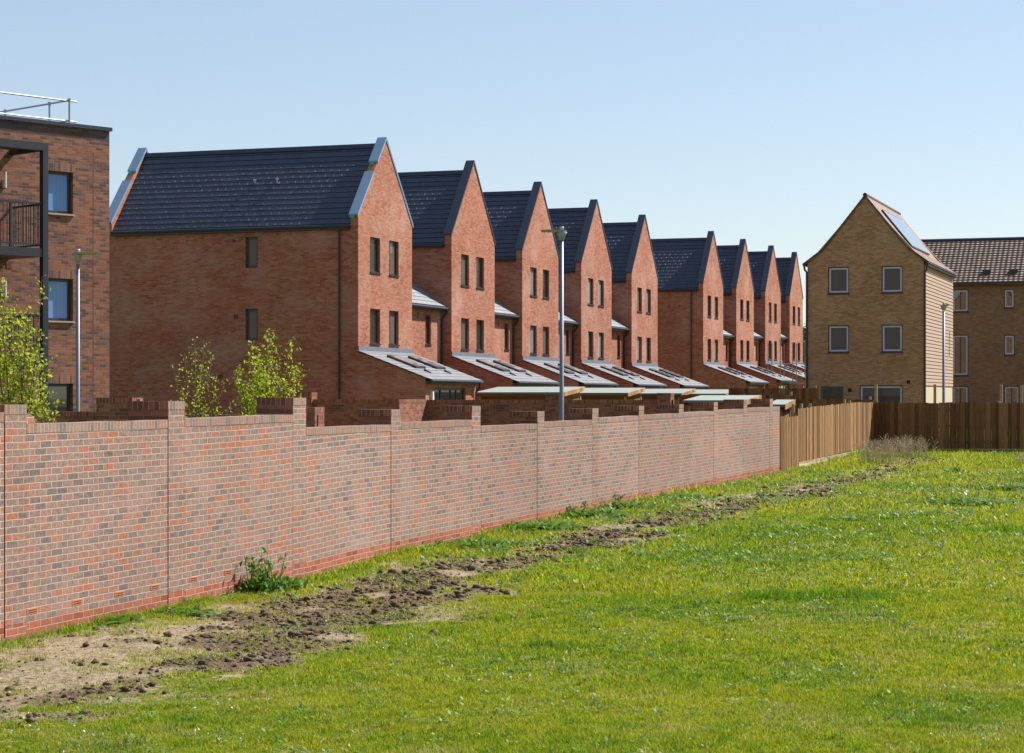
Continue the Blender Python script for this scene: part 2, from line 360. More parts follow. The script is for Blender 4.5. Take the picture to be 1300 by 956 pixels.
def clod(x, y):        # churned dark earth inside the soil
    dw = x-XW
    c = np.interp(y, [10, 17, 20, 22, 25, 31, 39, 48, 60], [2.5, 2.8, 2.85, 2.6, 2.3, 2.25, 2.4, 2.9, 3.1])
    e = 1-np.abs(dw-c)/np.interp(y, [10, 18, 23, 30, 60], [.6, .85, 1.25, 1.0, .9])+.35+(fbm(x, y, .8, 31)-.5)*4.0
    e2 = (1-np.abs(dw-1.5)/1.1-np.abs(y-24.5)/5.5)*1.2+(fbm(x, y, .7, 37)-.5)*3.2
    return np.clip(np.maximum(sstep(.1, .9, e), sstep(.1, .8, e2)), 0, 1)*soil(x, y)
def height(x, y):
    z = gz(y)
    s = soil(x, y)
    b = (fbm(x, y, 1.6, 50)-.5)*.07+(fbm(x, y, .35, 60)-.5)*.05*s+(vnoise(x, y, .22, 66)-.4)*.06*clod(x, y)+(vnoise(x, y, .5, 67)-.5)*.05*s
    fade = sstep(XW+.02, XW+.5, x)
    return z+b*np.where(x > XW-.1, .35+.65*fade, .2)
def axis(br):
    out = []
    for a, b, st in br: out += list(np.arange(a, b-1e-6, st))
    out.append(br[-1][1]); return np.array(out)
gx = axis([(-3000, -300, 300), (-300, -60, 40), (-60, -14, 4), (-14, -12.4, .4), (-12.4, -5.5, .085), (-5.5, 6, .2), (6, 40, 2), (40, 300, 40), (300, 3000, 300)])
gy = axis([(-60, 0, 20), (0, 11, 1), (11, 34, .085), (34, 80, .22), (80, 140, 5), (140, 400, 40), (400, 4000, 400)])
X, Y = np.meshgrid(gx, gy); Z = height(X, Y)
me = bpy.data.meshes.new('ground'); nv = X.size; nx, ny = len(gx), len(gy)
me.vertices.add(nv); me.vertices.foreach_set('co', np.stack([X, Y, Z], -1).astype(np.float32).ravel())
idx = np.arange(nv).reshape(ny, nx); q = np.stack([idx[:-1, :-1], idx[:-1, 1:], idx[1:, 1:], idx[1:, :-1]], -1).reshape(-1, 4)
me.loops.add(q.size); me.loops.foreach_set('vertex_index', q.ravel().astype(np.int32))
me.polygons.add(len(q)); me.polygons.foreach_set('loop_start', (np.arange(len(q))*4).astype(np.int32)); me.polygons.foreach_set('use_smooth', [True]*len(q))
at = me.attributes.new('soil', 'FLOAT_COLOR', 'POINT')
S = soil(X, Y); CL = clod(X, Y)
at.data.foreach_set('color', np.stack([S, CL, np.zeros_like(S), np.ones_like(S)], -1).astype(np.float32).ravel())
me.update(); me.validate()
t = NT('field_ground'); a = t.n('ShaderNodeAttribute', attribute_name='soil'); sp = t.n('ShaderNodeSeparateColor'); t.l(a.outputs['Color'], sp.inputs[0])
n1 = t.noise(1.1, 5, .6); n2 = t.noise(14, 5, .65); n3 = t.noise(60, 3, .6)
gr = t.ramp(n1, [(.3, (.13, .17, .010)), (.5, (.19, .21, .012)), (.7, (.24, .22, .03))])
gr = t.mix(.8, gr, t.ramp(n2, [(.3, (.45, .5, .4)), (.6, (1.2, 1.1, 1.0))]), 'MULTIPLY')
sand = t.ramp(t.math('ADD', t.math('MULTIPLY', n2, .7), t.math('MULTIPLY', t.noise(2.3, 4, .6), .3)), [(.34, (.15, .10, .055)), (.48, (.33, .24, .15)), (.62, (.50, .40, .28))])
dirt = t.ramp(n2, [(.3, (.08, .052, .032)), (.5, (.16, .11, .07)), (.72, (.33, .245, .165))])
so_ = t.mix(t.ramp(t.math('ADD', sp.outputs[1], t.math('MULTIPLY', t.math('SUBTRACT', n2, .5), 2.4)), [(.25, (0, 0, 0)), (.8, (1, 1, 1))]), sand, dirt)
f = t.ramp(t.math('ADD', sp.outputs[0], t.math('MULTIPLY', t.math('SUBTRACT', n2, .5), 2.2)), [(.3, (0, 0, 0)), (.6, (1, 1, 1))])
t.bump(t.math('ADD', n2, t.math('MULTIPLY', n3, .5)), .04)
M['ground'] = t.done(t.mix(f, gr, so_), .95, .1)
me.materials.append(M['ground'])
g = bpy.data.objects.new('ground', me); col.objects.link(g); struct(g)

# ---------------------------------------------------------------- boundary wall (runs along +Y at X = XW)
RL = ([0, 12, 19, 22.65, 25.2, 26.5, 28.4, 29.85, 37.1, 59.6], [.09, .12, .181, .212, .25, .29, .35, .372, .452, .622])
def rl(y): return float(np.interp(y, *RL))
pier_y = [15.5, 19.07, 22.67, 26.28, 29.85, 33.52, 37.1, 40.7, 44.26, 47.83, 51.36, 54.81, 58.2]
pier_z = [2.56, 2.53, 2.563, 2.605, 2.425, 2.467, 2.353, 2.39, 2.43, 2.455, 2.50, 2.565, 2.58]
seg = [(9.0, 15.5, 2.42, 2.44)]+[(pier_y[i]+.44, pier_y[i+1], *tt) for i, tt in enumerate(
    [(2.43, 2.45), (2.321, 2.334), (2.35, 2.375), (2.179, 2.195), (2.214, 2.231), (2.11, 2.122), (2.144, 2.161), (2.191, 2.215), (2.224, 2.242), (2.25, 2.278), (2.29, 2.315), (2.335, 2.354)])]+[(58.64, 59.6, 2.353, 2.358)]
W = thing('boundary_wall', 'long pale multicoloured brick garden wall with piers along the edge of the field', 'wall', (XW, 9, 0))
def ly(y): return y-9.0
CH = .105
for i, (a, b, za, zb) in enumerate(seg):
    n = max(1, int((b-a)/.6)); ys = np.linspace(a, b, n+1)
    m = MB(); c = MB(); pl = MB()
    wob_ = {y: random.uniform(-.005, .005) for y in ys}
    for y0, y1 in zip(ys[:-1], ys[1:]):
        t0, t1 = (wob_[y]+za+(zb-za)*(y-a)/(b-a)-CH for y in (y0, y1)); r0, r1 = rl(y0), rl(y1); Y0, Y1 = ly(y0), ly(y1)
        m.poly([(0, Y0, r0), (0, Y1, r1), (0, Y1, t1), (0, Y0, t0)], [(y0, 0), (y1, 0), (y1, t1-r1), (y0, t0-r0)])
        m.poly([(-.215, Y1, 0), (-.215, Y0, 0), (-.215, Y0, t0), (-.215, Y1, t1)], [(y1, 0), (y0, 0), (y0, t0-r0), (y1, t1-r1)])
        c.poly([(.004, Y0, t0), (.004, Y1, t1), (.004, Y1, t1+CH), (.004, Y0, t0+CH)], [(y0, 0), (y1, 0), (y1, CH), (y0, CH)])
        c.poly([(.004, Y0, t0+CH), (.004, Y1, t1+CH), (-.22, Y1, t1+CH), (-.22, Y0, t0+CH)], [(y0, .003), (y1, .003), (y1, .109), (y0, .109)])
        c.poly([(-.22, Y1, t1), (-.22, Y0, t0), (-.22, Y0, t0+CH), (-.22, Y1, t1+CH)], [(y1, 0), (y0, 0), (y0, CH), (y1, CH)])
        c.poly([(.004, Y1, t1), (.004, Y0, t0), (-.22, Y0, t0), (-.22, Y1, t1)], [(0, 0)]*4)
        pl.poly([(0, Y0, -.4), (0, Y1, -.4), (0, Y1, r1), (0, Y0, r0)], [(y0, -.4-r0), (y1, -.4-r1), (y1, 0), (y0, 0)])
    for yy, zt, s in ((a, za, 0), (b, zb, 1)):
        p = [(0, ly(yy), -.3), (0, ly(yy), zt-CH), (-.215, ly(yy), zt-CH), (-.215, ly(yy), -.3)]; m.poly(p if s else p[::-1])
        p = [(.004, ly(yy), zt-CH), (.004, ly(yy), zt), (-.22, ly(yy), zt), (-.22, ly(yy), zt-CH)]
        c.poly(p if s else p[::-1], [(0, 0), (0, .1), (.22, .1), (.22, 0)] if s else [(.22, 0), (.22, .1), (0, .1), (0, 0)])
    m.build('wall_panel', 'brick_wall', W); c.build('coping', 'brick_wall_soldier', W); pl.build('plinth', 'brick_plinth', W)
for i, (y, zt) in enumerate(zip(pier_y, pier_z)):
    m = MB(); c = MB(); r = rl(y+.2); y0, y1 = ly(y)+.004, ly(y)+.436; j = (i % 2 == 0 or i == 1) and True
    g0 = y0+(.016 if i in (0, 1, 2, 4, 6, 8, 10, 12) else 0)
    m.poly([(.0015, g0, r), (.0015, y1, r), (.0015, y1, zt-CH), (.0015, g0, zt-CH)], [(g0, 0), (y1, 0), (y1, zt-CH-r), (g0, zt-CH-r)])
    m.poly([(-.55, g0, -.3), (.0015, g0, -.3), (.0015, g0, zt-CH), (-.55, g0, zt-CH)], [(-.55, -.3-r), (0, -.3-r), (0, zt-CH-r), (-.55, zt-CH-r)], 1)  # side away from the sun: shade painted as darker, redder brick
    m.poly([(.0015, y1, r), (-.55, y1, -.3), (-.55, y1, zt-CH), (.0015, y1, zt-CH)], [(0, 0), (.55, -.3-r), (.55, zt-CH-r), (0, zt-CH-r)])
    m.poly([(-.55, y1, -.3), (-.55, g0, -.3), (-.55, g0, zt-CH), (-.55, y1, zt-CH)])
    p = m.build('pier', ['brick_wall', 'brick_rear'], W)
    c.poly([(.005, y0, zt-CH), (.005, y1, zt-CH), (.005, y1, zt), (.005, y0, zt)], [(y0, 0), (y1, 0), (y1, CH), (y0, CH)])
    c.poly([(-.555, y0, zt-CH), (.005, y0, zt-CH), (.005, y0, zt), (-.555, y0, zt)], [(0, 0), (.56, 0), (.56, CH), (0, CH)], 1)  # cap side given the darker brick too, shade put into its colour
    c.poly([(.005, y1, zt-CH), (-.555, y1, zt-CH), (-.555, y1, zt), (.005, y1, zt)], [(0, 0), (.56, 0), (.56, CH), (0, CH)])
    c.poly([(-.555, y1, zt-CH), (-.555, y0, zt-CH), (-.555, y0, zt), (-.555, y1, zt)], [(0, 0), (.44, 0), (.44, CH), (0, CH)])
    c.poly([(.005, y0, zt), (.005, y1, zt), (-.555, y1, zt), (-.555, y0, zt)], [(0, 0), (.44, 0), (.44, .1), (0, .1)])
    c.poly([(.005, y0, zt-CH), (-.555, y0, zt-CH), (-.555, y1, zt-CH), (.005, y1, zt-CH)])
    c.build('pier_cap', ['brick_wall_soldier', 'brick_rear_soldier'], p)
    m = MB(); m.box(-.2, .001, g0, y1, -.4, r-.0005); m.build('pier_foot', 'brick_plinth', p)
    if g0 > y0: m = MB(); m.box(-.2, -.006, y0-.006, g0+.003, -.3, zt-CH-.24); m.build('joint_sealant', 'sealant', p)
for (u, k) in ((19.62, 1), (20.55, 1), (21.5, 1), (22.35, 1), (23.35, 1), (24.3, 1), (17.6, 1), (25.3, 1)):
    r = rl(u)+.078; m = MB(); m.box(-.02, .006, ly(u)-.105, ly(u)+.105, r, r+.062)
    o = m.build('air_brick', 'terracotta', W); m = MB()
    for s in (.012, .036): m.box(-.01, .0075, ly(u)-.085, ly(u)+.085, r+s, r+s+.012)
    m.build('slot', 'dark_hole', o)
# ragged broken mortar lump beside the second pier
m = MB()
m.prism_x([(ly(19.51), 2.31), (ly(19.72), 2.31), (ly(19.69), 2.40), (ly(19.60), 2.43), (ly(19.51), 2.44)], -.16, -.02)
m.build('broken_brick', 'brick_wall', W)

# ---------------------------------------------------------------- fences
def board_fence(name, label, O, rz, L, zt, zb, mat, bw=.125, posts=(), board=None, steps=(), jag=.02, seed=3, group=None):
    """runs along local +Y from O; boards face local +X. zt/zb: functions of distance"""
    rr = random.Random(seed); F = thing(name, label, 'fence', O, rz, group); m = MB(); y = 0
    while y < L-.02:
        b = min(bw, L-y); zz0, zz1 = zb(y)-O[2], zt(y)-O[2]+rr.uniform(-jag, jag)
        th = .022; off = rr.choice([0, .012])+rr.uniform(0, .008); tw = rr.uniform(-.006, .006)
        x0 = off; m.poly([(x0+tw, y+.002, zz0), (x0-tw+.007, y+b-.002, zz0), (x0-tw+.007, y+b-.002, zz1), (x0+tw, y+.002, zz1)])
        m.poly([(x0+tw, y+.002, zz1), (x0-tw+.007, y+b-.002, zz1), (x0-th, y+b-.002, zz1), (x0-th, y+.002, zz1)])
        m.poly([(x0-th, y+b-.002, zz0), (x0-th, y+.002, zz0), (x0-th, y+.002, zz1), (x0-th, y+b-.002, zz1)])
        m.poly([(x0-tw+.007, y+b-.002, zz0), (x0-th, y+b-.002, zz0), (x0-th, y+b-.002, zz1), (x0-tw+.007, y+b-.002, zz1)])
        m.poly([(x0-th, y+.002, zz0), (x0+tw, y+.002, zz0), (x0+tw, y+.002, zz1), (x0-th, y+.002, zz1)])
        y += b
    m.build('boards', mat, F)
    m = MB()
    for fr in (.15, .5, .85):
        for a in np.arange(0, L-.01, 1.0):
            b = min(a+1.0, L); za, zb_ = (zb(a)+(zt(a)-zb(a))*fr-O[2]), (zb(b)+(zt(b)-zb(b))*fr-O[2])
            m.prism_x([(a, za-.035), (b, zb_-.035), (b, zb_+.035), (a, za+.035)], -.09, -.028)
    m.build('rails', mat, F)
    for y, h in posts:
        m = MB(); m.box(-.17, -.092, y-.045, y+.045, zb(y)-O[2]-.2, h-O[2]); m.build('post', 'post_wood', F)
    if board:
        m = MB(); a0, a1, hb = board
        m.prism_x([(a0, zb(a0)-O[2]-hb), (a1, zb(a1)-O[2]-hb), (a1, zb(a1)-O[2]-.004), (a0, zb(a0)-O[2]-.004)], -.03, .035); m.build('gravel_board', 'gravel_board', F)
    return F
Y0 = 59.63
def ftop(y): return 2.06+.0*y if y < 2.6 else float(np.interp(y, [2.6, 13, 17], [2.29, 2.45, 2.45]))
def fbot(y): return .46 if y < 2.6 else float(np.interp(y, [2.6, 13, 17], [.66, .80, .80]))
board_fence('timber_fence', 'sunlit close-boarded timber fence running on from the end of the brick wall', (XW, Y0, 0), 0, 16.87, ftop, fbot, 'fence_wood', .125,
            posts=[(2.62, 2.42), (3.9, 2.43), (5.3, 2.44), (11.6, 2.56), (12.6, 2.52)], board=(2.65, 16.8, .17), seed=5)
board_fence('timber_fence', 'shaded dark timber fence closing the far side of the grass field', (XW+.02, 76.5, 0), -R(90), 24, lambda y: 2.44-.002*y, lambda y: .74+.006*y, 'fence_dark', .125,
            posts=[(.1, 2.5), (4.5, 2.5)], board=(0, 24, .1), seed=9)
def tall_post(px, ytop, d, label):
    s = (px-650)/FPX*d; x, y = -d*sa+s*ca, d*ca+s*sa; z = CAMZ+(505.5-ytop)*d/FPX
    m = MB(); m.box(-.05, .05, -.05, .05, 0, z-.6); m.poly([(-.03, -.03, z-.6+.02), (.03, -.03, z-.6+.02), (.03, .03, z-.6+.02), (-.03, .03, z-.6+.02)])
    o = m.build('fence_post', 'post_wood', None, (x, y, .6)); tag(o, label, 'post', 'bare timber posts behind the far fence')
tall_post(1112, 488, 77.5, 'bare timber post at the corner where the two fences meet')
tall_post(1187, 488, 79, 'bare timber post in front of the cream boarding of the buff house')
tall_post(1271, 488, 79, 'bare timber post before the dark ground floor window of the far brown building')
tall_post(1297, 489, 80, 'bare timber post nearest the right edge, behind the dark fence')

# ---------------------------------------------------------------- houses
XG = -30.636
def gable_wall(m, W_, zb, zt_foot, zt_apex, x0, x1):
    m.prism_x([(0, zb), (W_, zb), (W_, zt_foot), (W_/2, zt_apex), (0, zt_foot)], x0, x1)
def coping_strips(par, x0, x1, W_, foot, apex, mat, broken=False):
    for s in (0, 1):
        def P_(f, h):   # f: 0 foot .. 1 apex
            y = (W_/2)*f if s == 0 else W_-(W_/2)*f
            return (y+(-.03 if s == 0 else .03)*(1-f), foot+(apex-foot)*f+h)
        spans = [(-.02, 1.0)] if not (broken and s == 0) else [(-.02, .54), (.68, 1.0)]
        for a, b in spans:
            pts = [P_(a, .004), P_(b, .004), P_(b, .06), P_(a, .06)]
            if s == 0: pts = pts
            m = MB(); m.prism_x(pts if s == 0 else pts[::-1], x0-.05, x1+.035)
            m.prism_x([P_(a, -.07), P_(b, -.07), P_(b, .003), P_(a, .003)] if s == 0 else [P_(a, -.07), P_(b, -.07), P_(b, .003), P_(a, .003)][::-1], x1+.012, x1+.03)
            m.build('coping', mat, par)
            if broken and s == 0:   # green membrane showing at the lower end of each sheet
                m = MB(); p = [P_(a-.03, .0), P_(a+.02, .0), P_(a+.02, .04), P_(a-.03, .03)]; m.prism_x(p, x0+.02, x1-.1); m.build('membrane', 'green_tape', par)
house_label = ['nearest gabled brick house with pale blue film on its roof coping',
 'gabled brick house directly behind the one with blue film coping',
 'gabled brick house third along the row, left of the tall street lamp head',
 'gabled brick house whose gable stands just right of the tall street lamp',
 'fifth gabled brick house, last before the gap in the row',
 'gabled brick house beyond the gap, its whole plain side wall and drainpipe in view',
 'gabled brick house next beyond the one with the plain side wall and drainpipe',
 'last but one gabled brick house of the row, scaffold poles before its extension',
 'farthest gabled brick house of the row, beside the distant trees']
spec = [(71.64, 5.44, 0.0, 10), (81.56, 5.43, .0, 8), (90.83, 5.5, 0, 8), (100.11, 5.48, 0, 8), (109.5, 5.5, 0, 8), (125.97, 5.44, .33, 10), (135.23, 5.4, .5, 8), (144.4, 5.44, .7, 8), (153.1, 5.1, .8, 8)]
def house(i):
    yl, W_, dz, dep = spec[i]; first = i == 0; long = i in (0, 5)
    H_ = thing('terraced_house', house_label[i], 'house', (XG, yl, dz), 0, 'gabled brick houses in a row')
    D = 10.72; EZ = 9.07; RZ = 12.39; FT = 9.5; AP = 12.8 if i else 12.62
    gap = (spec[i+1][0]-yl) if i < 8 and i != 4 else None
    gops = [(1.15, 1.15+.98, 7.39, 8.72), (3.05, 4.03, 7.39, 8.72), (1.15, 2.13, 4.68, 6.0), (3.05, 4.03, 4.68, 6.0)]
    sops = [(-4.66, -4.14, 7.56, 8.74), (-4.66, -4.14, 4.80, 6.0)] if first else []
    m = MB(); zb = -.5
    m.wall((0, 0, 0), PY_, PX, 0, W_, zb, EZ, gops, .11)
    m.wall((0, 0, 0), PX, MY, -D, 0, zb, EZ, sops, .11)
    m.wall((0, W_, 0), MX, PY_, 0, D, zb, EZ)
    m.wall((-D, W_, 0), MY, MX, 0, W_, zb, EZ)
    # parapet gables
    for x0, x1 in ((-.30, 0), (-D, -D+.30)): gable_wall(m, W_, EZ, FT, AP, x0, x1)
    m.build('wall', 'brick_house', H_)
    # roof
    sl_ = math.hypot(W_/2+.12, (RZ-EZ)*(W_/2+.12)/(W_/2)); dn = V((0, -(W_/2), -(RZ-EZ))).normalized(); m = MB()
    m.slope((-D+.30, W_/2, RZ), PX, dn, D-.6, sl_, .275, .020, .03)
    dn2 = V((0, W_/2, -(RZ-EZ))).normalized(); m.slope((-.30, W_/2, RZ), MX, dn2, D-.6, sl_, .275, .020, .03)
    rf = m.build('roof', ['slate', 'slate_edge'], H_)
    m = MB(); m.prism_x([(W_/2-.15, RZ-.12), (W_/2+.15, RZ-.12), (W_/2+.05, RZ+.06), (W_/2-.05, RZ+.06)], -D+.301, -.301); m.build('ridge_tiles', 'slate', rf)
    if long:
        for vx in (-5.0, -4.05):
            m = MB(); yy = W_/2-(RZ-10.95)*(W_/2)/(RZ-EZ); m.tube([(vx, yy, 10.9), (vx, yy-.03, 11.04)], .035, 8); m.tube([(vx, yy-.03, 11.04), (vx, yy-.03, 11.10)], .06, 8)
            m.build('roof_vent', 'galv', rf)
    cm = 'film_blue' if first else 'coping_dark'
    coping_strips(H_, -.30, 0, W_, FT, AP, cm, first); coping_strips(H_, -D, -D+.30, W_, FT, AP, cm, first)
    # gutter and downpipe on the side wall
    m = MB(); m.box(-D+.35, -.32, -.16, -.005, EZ-.16, EZ-.05); m.tube([(-D+.35, -.15, EZ-.04), (-.32, -.15, EZ-.04)], .06, 8); m.build('gutter', 'dark_metal', H_)
    m = MB(); m.box(-D+.35, -.32, W_+.005, W_+.16, EZ-.16, EZ-.03); m.build('gutter', 'dark_metal', H_)
    if long:
        m = MB(); m.tube([(-.75, -.12, EZ-.1), (-.75, -.07, EZ-.35), (-.75, -.07, 0)], .045, 8)
        m.build('downpipe', 'dark_metal', H_)
        vents = [(-5.14, 8.6, .05, 'red_vent'), (-5.71, 3.43, .075, 'red_vent'), (-5.06, 5.71, .075, 'red_vent')] if first else []
        for x, z, r, mt in vents: m = MB(); m.box(x-r, x+r, -.03, .001, z-r, z+r); m.build('wall_vent', mt, H_)
    # windows
    pane = {0: 'glass', 1: 'glass', 2: 'glass_blind', 3: 'glass_blind', 4: 'glass_blind'}.get(i, 'glass')  # third to fifth houses: reflected sky painted as a pale pane colour
    for k, (a, b, c, d) in enumerate(gops):
        pn = [pane, pane, 'glass', 'glass_curtain', 'glass_blind'][(i*7+k*3) % 5] if i > 1 else ('glass', 'glass_curtain')[(i+k) % 2]
        window(H_, (0, 0, 0), 'x', a, b, c, d, .11, 'frame_dark', pn, .06, bars=(a+.30,) if i in (0, 1) else (), sill='dark_metal', hbars=())
    for (a, b, c, d) in sops: window(H_, (0, 0, 0), '-y', a, b, c, d, .11, 'frame_dark', 'glass_curtain', .09)
    # ground floor extension with lean-to roof
    EX = 2.70; ET = 4.36; EB = 3.36; m = MB()
    dops = [(.92, 4.3, -.3, 3.0)]
    m.wall((EX, 0, 0), PY_, PX, 0, W_, zb, EB-.02, dops, .1)
    m.poly([(0, 0, zb), (EX, 0, zb), (EX, 0, EB-.02), (0, 0, ET-.02)]); m.poly([(EX, W_, zb), (0, W_, zb), (0, W_, ET-.02), (EX, W_, EB-.02)])
    m.build('extension_wall', 'brick_house', H_)
    m = MB(); dn = V((1, 0, -(ET-EB)/EX)).normalized(); OV = .24
    m.slope((.003, W_+.06, ET+.02), MY, dn, W_+.12, math.hypot(EX+OV, (ET-EB)*(EX+OV)/EX), .34, .02)
    er = m.build('extension_roof', 'slate_grey', H_)
    m = MB(); m.box(.004, .035, .0, W_, ET+.02, ET+.19); m.poly([(.036, W_, ET+.02), (.036, 0, ET+.02), (.2, 0, ET-.035), (.2, W_, ET-.035)][::-1]); m.build('flashing', 'lead', er)
    sk = (ET-EB)/EX
    for s0 in (1.3, 3.45):
        m = MB(); x0, x1 = .62, 1.82
        def q(x, h): return (x, ET+.02-sk*x+h)
        m.prism_y([q(x0, .0), q(x1, .0), q(x1, .10), q(x0, .10)], s0, s0+.98); fr = m.build('rooflight', 'frame_dark', er)
        m = MB(); zp = .104; m.poly([(x0+.06, s0+.10, q(x0+.06, zp)[1]), (x1-.06, s0+.10, q(x1-.06, zp)[1]), (x1-.06, s0+.90, q(x1-.06, zp)[1]), (x0+.06, s0+.90, q(x0+.06, zp)[1])]); m.build('pane', 'glass_blind', fr)  # rooflight pane coloured pale to stand for the sky it reflects
        m = MB(); m.prism_y([q(2.05, .005), q(2.3, .005), q(2.3, .05), q(2.05, .09)], s0+.2, s0+.36); m.build('tile_vent', 'dark_metal', er)
    m = MB(); ex = EX+OV; ez = ET-sk*ex
    m.box(EX+.01, ex-.03, -.02, W_+.02, ez-.14, ez-.03); m.tube([(ex+.02, -.06, ez-.03), (ex+.02, W_+.06, ez-.03)], .06, 8); m.build('gutter', 'dark_metal', er)
    m = MB(); m.tube([(ex, W_-.15, ez-.05), (ex, W_-.15, ez-.2), (EX+.07, W_-.15, ez-.45), (EX+.07, W_-.15, 0)], .04, 8); m.build('downpipe', 'dark_metal', H_)
    window(H_, (EX, 0, 0), 'x', .92, 4.3, -.3, 3.0, .1, 'frame_grey' if i > 4 else 'frame_dark', 'glass' if i else 'glass_brown', .09, bars=(1.8, 2.9, 3.5), name='patio_door')
    m = MB(); m.box(EX+.001, EX+.10, .5, .62, 2.4, 2.85); m.build('wall_lamp', 'white', H_)
    # recessed two storey link to the next house
    if gap:
        g0, g1 = W_, gap; ops = [(8.06-5.44+g0, 8.69-5.44+g0, 4.82, 6.02)] if i < 8 else []
        ops = [(g0+2.6, g0+3.22, 4.82, 6.02)]
        m = MB(); LX = -.44; m.wall((LX, 0, 0), PY_, PX, g0+.002, g1-.002, zb, 6.35, ops, .1); m.wall((-3.9, g1-.002, 0), MY, MX, 0, g1-g0-.004, zb, 8.6)
        m.build('link_wall', 'brick_house', H_)
        window(H_, (LX, 0, 0), 'x', *ops[0], .1, 'frame_dark', 'glass', .055, sill='dark_metal')
        m = MB(); sl2 = .70; LZ = 6.42; x_e = -.20; x_t = -3.9
        dn = V((1, 0, -sl2)).normalized(); m.slope((x_t, g1-.003, LZ+(x_e-x_t)*sl2), MY, dn, g1-g0-.006, math.hypot(x_e-x_t, (x_e-x_t)*sl2), .31, .02)
        lr = m.build('link_roof', 'slate_grey', H_)
        m = MB(); m.box(-.43, -.2, g0+.003, g1-.003, LZ-.2, LZ-.09); m.tube([(-.14, g0+.02, LZ-.08), (-.14, g1-.02, LZ-.08)], .06, 8)
        for k in range(8): m.box(-.3, -.08, g0+.2+k*.5, g0+.23+k*.5, LZ-.13, LZ-.1)
        m.build('gutter', 'dark_metal', lr)
        m = MB(); m.tube([(-.14, g1-.13, LZ-.1), (-.14, g1-.13, LZ-.22), (LX+.06, g1-.13, LZ-.5), (LX+.06, g1-.13, 0)], .042, 8); m.build('downpipe', 'dark_metal', H_)
        m = MB(); m.box(LX-.01, LX+.04, g0+1.72, g0+1.86, 6.0-.15, 6.0+.1); m.build('wall_vent', 'brick_plinth', H_)
for i in range(9): house(i)

# ---------------------------------------------------------------- block of flats on the left
th = 24.5
B = thing('apartment_block', 'mottled brown brick flats at the left edge with a guard rail on the flat roof', 'apartment block', (-29.637, 49.039, 0), -R(th))
BT = 9.93; L0, L1 = -14, 1.56
rows = [(7.57, 8.70), (4.68, 5.82), (1.86, 2.99)]
ops = [(-.45, .37, a, b) for a, b in rows]+[(-4.6, -1.93, a-.85, b+.05) for a, b in rows]
m = MB(); m.wall((0, 0, 0), PY_, PX, L0, L1, -.3, BT, ops, .13); m.wall((0, L1, 0), MX, PY_, 0, 11, -.3, BT); m.wall((-11, L0, 0), PX, MY, 0, 11, -.3, BT); m.wall((-11, L1, 0), MY, MX, 0, L1-L0, -.3, BT)
m.build('wall', 'brick_block', B)
m = MB(); m.box(-11, 0, L0, L1, BT-.3, BT-.02); m.build('flat_roof', 'lead', B)
m = MB(); m.box(-.32, .06, L0-.05, L1+.06, BT, BT+.10); m.box(-11, -.33, L1-.3, L1+.06, BT, BT+.10); m.build('parapet_capping', 'coping_dark', B)
for a, b in rows:
    window(B, (0, 0, 0), 'x', -.45, .37, a, b, .13, 'frame_dark', 'glass_blue' if a > 3 else 'glass', .075, sill='stone_sill')
    m = MB(); m.poly([(.0025, -.47, b+.002), (.0025, .41, b+.002), (.0025, .41, b+.225), (.0025, -.47, b+.225)], [(0, 0), (.88, 0), (.88, .23), (0, .23)]); m.build('lintel', 'brick_block_soldier', B)
    window(B, (0, 0, 0), 'x', -4.6, -1.93, a-.85, b+.05, .13, 'frame_dark', 'glass', .09, bars=(-3.3,), name='balcony_door')
m = MB(); m.box(-.005, .0022, 1.01, 1.035, 0, 9.3); m.build('movement_joint', 'sealant', B)
for z in (8.55, 5.68):
    m = MB(); m.tube([(.075, -1.80, z-.42), (.075, -1.80, z)], .035, 10); m.box(.001, .045, -1.84, -1.76, z-.42, z-.2); m.build('wall_light', 'white', B)
m = MB(); m.box(-.002, .01, -1.72, -1.56, 6.02, 6.16); m.build('wall_vent', 'red_vent', B)
# steel balcony frame
FX = 1.5; y1 = -1.56; ya = -6.2
m = MB()
for yy in (y1, ya): m.box(FX-.08, FX+.08, yy-.08, yy+.08, 0, 9.0)
m.box(FX-.08, FX+.08, ya-.08, y1+.08, 9.002, 9.2)
for yy in (y1, (y1+ya)/2, ya): m.box(.002, FX-.082, yy-.06, yy+.06, 9.004, 9.16)
m.build('balcony_frame', 'dark_metal', B)
m = MB(); m.box(.3, FX-.09, ya+.1, y1-.1, 9.1, 9.15); m.build('canopy_deck', 'dark_metal', B)
for zf in (6.25, 3.37):
    m = MB(); m.box(.003, FX+.06, ya+.081, y1-.081, zf, zf+.22); pf = m.build('balcony_floor', 'dark_metal', B)
    m = MB(); zt_ = zf+1.38
    m.box(FX-.03, FX+.03, ya+.09, y1-.09, zt_-.03, zt_+.02); m.box(.01, FX-.09, y1-.03, y1+.03, zt_-.03, zt_+.019)
    m.box(FX-.02, FX+.02, ya+.09, y1-.09, zf+.3, zf+.34); m.box(.01, FX-.09, y1-.02, y1+.02, zf+.3, zf+.339)
    yy = ya+.2
    while yy < y1-.1: m.box(FX-.008, FX+.008, yy-.008, yy+.008, zf+.34, zt_-.03, bottom=False); yy += .115
    xx = .1
    while xx < FX-.1: m.box(xx-.008, xx+.008, y1-.008, y1+.008, zf+.34, zt_-.03, bottom=False); xx += .115
    m.box(FX-.03, FX+.03, y1-1.03, y1-.97, zf+.22, zt_-.031)
    m.build('railing', 'dark_metal', pf)
